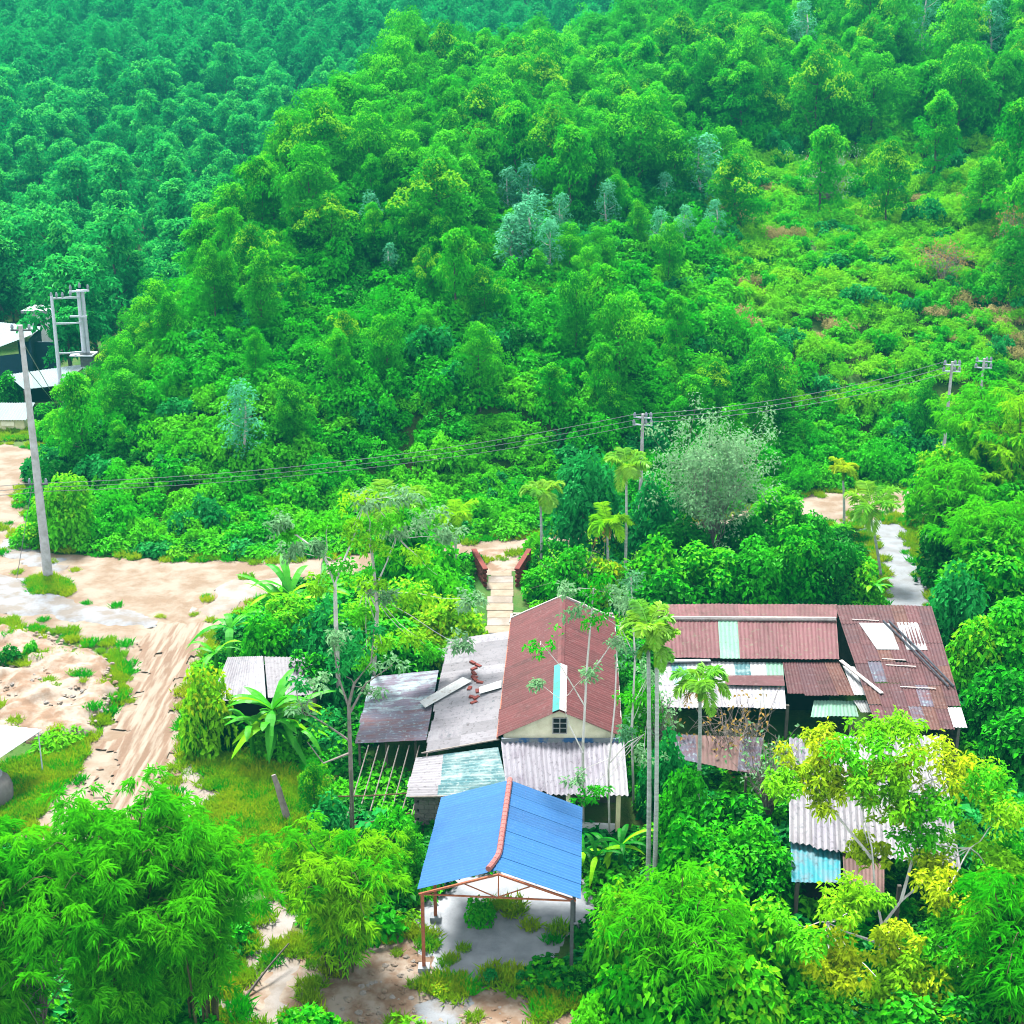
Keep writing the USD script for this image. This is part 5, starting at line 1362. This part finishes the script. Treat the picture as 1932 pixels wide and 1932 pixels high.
clump_tree('thin_sapling', 'thin sapling with sparse leaves before the white porch roof', 'tree', 1150, 1580, None,
           [[(1150, 1580, 48.9), (1148, 1450, 48.9), (1160, 1330, 48.9), (1165, 1200, 48.9)], [(1150, 1440, 48.9), (1185, 1400, 48.9), (1215, 1385, 48.9)]],
           [(1085, 1470, 20, 49), (1105, 1500, 22, 49), (1165, 1210, 18, 48.9), (1130, 1490, 16, 48.9)], ('leaf_grey', 'leaf_shrub'), .2, .08, 130, 'bark_pale', .05, 27)


clump_tree('wispy_tree', 'thin wispy tree in the gap between the red house and the patched roofs', 'tree', 1196, 1520, None,
           [[(1196, 1520, 51), (1192, 1380, 51), (1198, 1240, 51), (1190, 1090, 51)], [(1194, 1330, 51), (1225, 1270, 51.2)], [(1198, 1240, 51), (1170, 1180, 51.2)]],
           [(1190, 1095, 26, 51), (1170, 1140, 24, 51.2), (1205, 1170, 24, 51), (1182, 1230, 24, 51), (1225, 1275, 24, 51.2), (1200, 1320, 26, 51), (1185, 1380, 24, 51), (1215, 1420, 24, 51)], ('leaf_sage', 'leaf_grey', 'leaf_bright'), .2, .08, 190, 'bark_pale', .06, 28)


def twig_bush(label, u, vtop, vbase, w, seed, mat, nleaf, tw='twig', name='twiggy_bush', n=34):
    rng = np.random.default_rng(seed)
    x, y, z, H = leaf_at(u, vtop, vbase)
    W = w / px(y, z + H / 2)
    t = thing(name, label, 'bush', (x, y, z - .1))
    tips = []
    for k in range(5):
        m_ = []
        a0 = k * 1.257
        for q in range(n // 5 + 2):
            a = a0 + rng.uniform(-.7, .7)
            e = np.array([math.cos(a) * W * .5, math.sin(a) * W * .5, 0]) * rng.uniform(.3, 1) + [0, 0, H * rng.uniform(.55, 1)]
            c_ = bend((0, 0, H * rng.uniform(0, .3)), e, (0, 0, .08 * H), 6, .03 * W, rng)
            m_.append(tube(c_, np.linspace(.03, .008, 6), 4))
            tips.append(e)
            for s_ in range(3):
                b_ = c_[rng.integers(2, 6)]
                e2 = b_ + rng.normal(0, .16, 3) * W + [0, 0, .1 * H]
                m_.append(tube(bend(b_, e2, (0, 0, .02), 4, .02, rng), np.linspace(.014, .005, 4), 4))
                tips.append(e2)
        obj('branch', merge(m_), tw, t)
    tips = np.array(tips)
    lb = np.c_[tips, np.full(len(tips), W * .11)]
    obj('leaves', puff(rng, lb, nleaf, .2, .11, up=.6, low=-1, shell=(.2, 1.1)), mat, t)


twig_bush('grey twiggy tree with a wide hazy crown behind the patched roofs', 1340, 835, 1072, 190, 1, 'leaf_grey', 11000, 'twig', 'twiggy_tree', 60)
twig_bush('brown dead looking bush over the rusty lean-to', 1385, 1345, 1475, 150, 2, 'leaf_brown', 260, n=50)
twig_bush('grey bare bush left of the white shed roof', 1450, 1395, 1560, 120, 3, 'leaf_grey', 220, n=50)
twig_bush('thin brownish bush behind the red roof', 1090, 1040, 1150, 100, 4, 'leaf_scrub', 500)
twig_bush('thin yellowish bush right of the tallest palm trunk', 1215, 1050, 1165, 90, 5, 'leaf_scrub', 500)
twig_bush('grey twigs hanging beside the patched white roof', 1235, 1300, 1450, 90, 6, 'leaf_grey', 350)
twig_bush('grey twigs between the thicket and the white shed', 1440, 1740, 1880, 90, 7, 'leaf_bright', 250)
twig_bush('dry grey twigs in front of the bamboo at the left edge', 75, 1740, 1960, 190, 8, 'leaf_grey', 200, n=46)
twig_bush('pale dry shrub on the open right slope', 1560, 300, 395, 100, 9, 'leaf_grey', 1300)
twig_bush('reddish brown dry shrub on the open right slope', 1775, 465, 540, 110, 10, 'leaf_brown', 700)
twig_bush('dry brown shrub at the right edge of the slope', 1905, 390, 520, 70, 11, 'leaf_brown', 500)


def bamboo(label, u, vtop, vbase, w, seed, nc=22, nl=420, mat='leaf_bamboo', ll=.36, lw=.06, droop=.9, name='bamboo_clump', lo_=.25):
    rng = np.random.default_rng(seed)
    x, y, z, H = leaf_at(u, vtop, vbase)
    R = w / px(y, z + H * .7) / 2
    t = thing(name, label, 'bamboo', (x, y, z - .1))
    for k in range(nc):
        a = k * 2.399963 + rng.uniform(-.3, .3)
        q = math.sqrt((k + .5) / nc)
        d = np.array([math.cos(a), math.sin(a), 0])
        s = np.linspace(0, 1, 12)
        top = H * (1.02 - .22 * q * q) * rng.uniform(.85, 1.04)
        reach = R * q * rng.uniform(.75, 1.05)
        zc_ = top * (1 - (1 - s) ** 1.7) - np.clip(s - .72, 0, 1) ** 2 * H * droop * (.5 + q)
        c = d * (.25 + rng.uniform(0, .4)) + d[None] * (reach * s ** 1.8)[:, None] + np.array([0, 0, 1.0]) * zc_[:, None]
        c[:, :2] += rng.normal(0, .05, (12, 2)) * s[:, None]
        cu = obj('culm', tube(c, np.linspace(.05, .01, 12), 5), 'culm', t)
        lb = []
        for s_ in np.linspace(lo_, 1, 16):
            p = np.array([np.interp(s_, s, c[:, m_]) for m_ in range(3)])
            o = rng.normal(0, 1, 3) * [.6, .6, .5] * (R * .22)
            lb.append((*(p + o), rng.uniform(.3, .7) * max(.5, R * .16)))
        lb = np.array(lb)
        kk = rng.integers(0, len(lb), nl)
        tw = rng.integers(0, 4, nl)
        az_ = rng.uniform(0, 6.283, (len(lb), 4))[kk, tw]
        tl_ = (lb[:, 3, None] * rng.uniform(.9, 2.1, (len(lb), 4)))[kk, tw]
        tt_ = rng.uniform(0, 1, nl) ** .8
        hd_ = np.stack([np.cos(az_), np.sin(az_), np.zeros(nl)], 1)
        P_ = lb[kk, :3] + hd_ * (tl_ * tt_)[:, None] + np.array([0, 0, 1.0]) * (tl_ * (.25 * tt_ - .85 * tt_ ** 2))[:, None] + rng.normal(0, .035, (nl, 3))
        sd_ = np.stack([-np.sin(az_), np.cos(az_), np.zeros(nl)], 1) * rng.choice([-1, 1], nl)[:, None]
        D_ = unit(hd_ * .6 + sd_ * rng.uniform(.1, .9, (nl, 1)) + rng.normal(0, .25, (nl, 3)) - np.array([0, 0, 1.0]) * rng.uniform(.2, 1.0, (nl, 1)))
        N_ = unit(hd_ * .3 + [0, 0, .8] + rng.normal(0, .45, (nl, 3)))
        sz = rng.uniform(.7, 1.3, nl)
        obj('foliage', leaves(P_, N_, D_, ll * sz, lw * sz, droop=.25), mat if k % 3 else 'leaf_bright', cu)


bamboo('large drooping bamboo clump filling the lower left corner', 255, 1525, 1965, 480, 1, 46, 1500, lo_=.12, ll=.3, lw=.05)
bamboo('smaller bamboo clump at the lower left edge', 20, 1560, 1985, 260, 2, 22, 1300, lo_=.12, ll=.3, lw=.05)
bamboo('upright bamboo plume right of the large lower left clump', 385, 1510, 1940, 220, 3, 16, 1300, 'leaf_bright', lo_=.2, ll=.3, lw=.05)
bamboo('feathery lime green bamboo between the large bamboo and the shelter', 640, 1560, 1835, 250, 10, 24, 800, 'leaf_lime', .28, .05, lo_=.2)
ln2 = thing('leaning_sapling', 'thin dark leaning bare sapling over the sandy strip by the lime bamboo', 'sapling', at(446, 1900, 0.0))
p_ = at(545, 1780, y=42.5) - at(446, 1900, 0.0)
obj('stem', tube(bend((0, 0, -.1), p_, (0, 0, .08)), np.linspace(.06, .03, 6), 6), 'bark', ln2)
bamboo('pale yellow green bamboo at the right edge under the pole tops', 1850, 705, 1010, 230, 4, 34, 560, 'leaf_bright', .36, .09)
bamboo('feathery bamboo beside the bluish lane on the right', 1780, 860, 1080, 150, 5, 20, 480, 'leaf_bright', .36, .08)
bamboo('tall bright bamboo at the very right edge below the pole tops', 1915, 730, 1060, 190, 8, 24, 520, 'leaf_lime', .36, .09)
bamboo('bright bamboo at the right edge beside the bluish lane', 1850, 930, 1150, 190, 9, 24, 480, 'leaf_bright', .34, .08)
bamboo('feathery bright thicket in the lower middle right of the shelter', 1275, 1665, 1935, 250, 6, 26, 420, 'leaf_bright')
bamboo('dark bamboo thicket in the lower right corner', 1900, 1640, 1990, 260, 7, 22, 420, 'leaf_shrub')

# pale slender trees of the hill
for k, (u, v0, v1, lab) in enumerate(PALE_TREES):
    x, y, z = on_ground(u, v1)
    H = at(u, v0, y=y)[2] - z
    s_ = H * 1.12 / 9.0
    copy(f'pale_tree_{k % 3}', 'pale_tree', lab, 'tree', (x, y, z - .2), k * 77, (s_ * (1.7 if k in (3, 10, 17, 18) else 1.25),) * 2 + (s_,))
make_acacia('brown_tree', 155, 'leaf_brown', H=6.0, R=1.5, n=700, L=.35, W=.18, lob=14)
for k, (u, v) in enumerate(((1195, 75), (1232, 70), (1165, 90))):
    x, y, z = on_ground(u, v + 15)
    copy('brown_tree', 'dead_tree', ('rust brown dead tree on the hill crest, middle one', 'rust brown dead tree on the hill crest, right one', 'rust brown dead tree on the hill crest, left one')[k], 'tree', (x, y, z + .2), k * 60)

# leaning log by the lawn
lg = thing('leaning_log', 'grey weathered log leaning upright at the edge of the lawn', 'log', (*on_ground(545, 1560),))
pa, pb = np.array(on_ground(545, 1560)), at(516, 1462, y=on_ground(545, 1560)[1] + .5)
obj('trunk', tube(bend((0, 0, -.1), pb - pa, (.06, 0, 0), 5, .02, np.random.default_rng(1)), [.15, .16, .14, .13, .1], 8), 'twig', lg)


# ------------------------------------------------------------------ air
usdkit.material(stage, '/World/Looks/haze_air', {'v': ('principled_volume', {'color': (0.05, 0.55, 0.60), 'density': 0.00013, 'anisotropy': 0.2})}, volume='v.volume')
tag(obj('haze', box(-335, 335, -125, 715, -3, 128), 'haze_air'), 'thin bluish haze over the valley', kind='stuff')
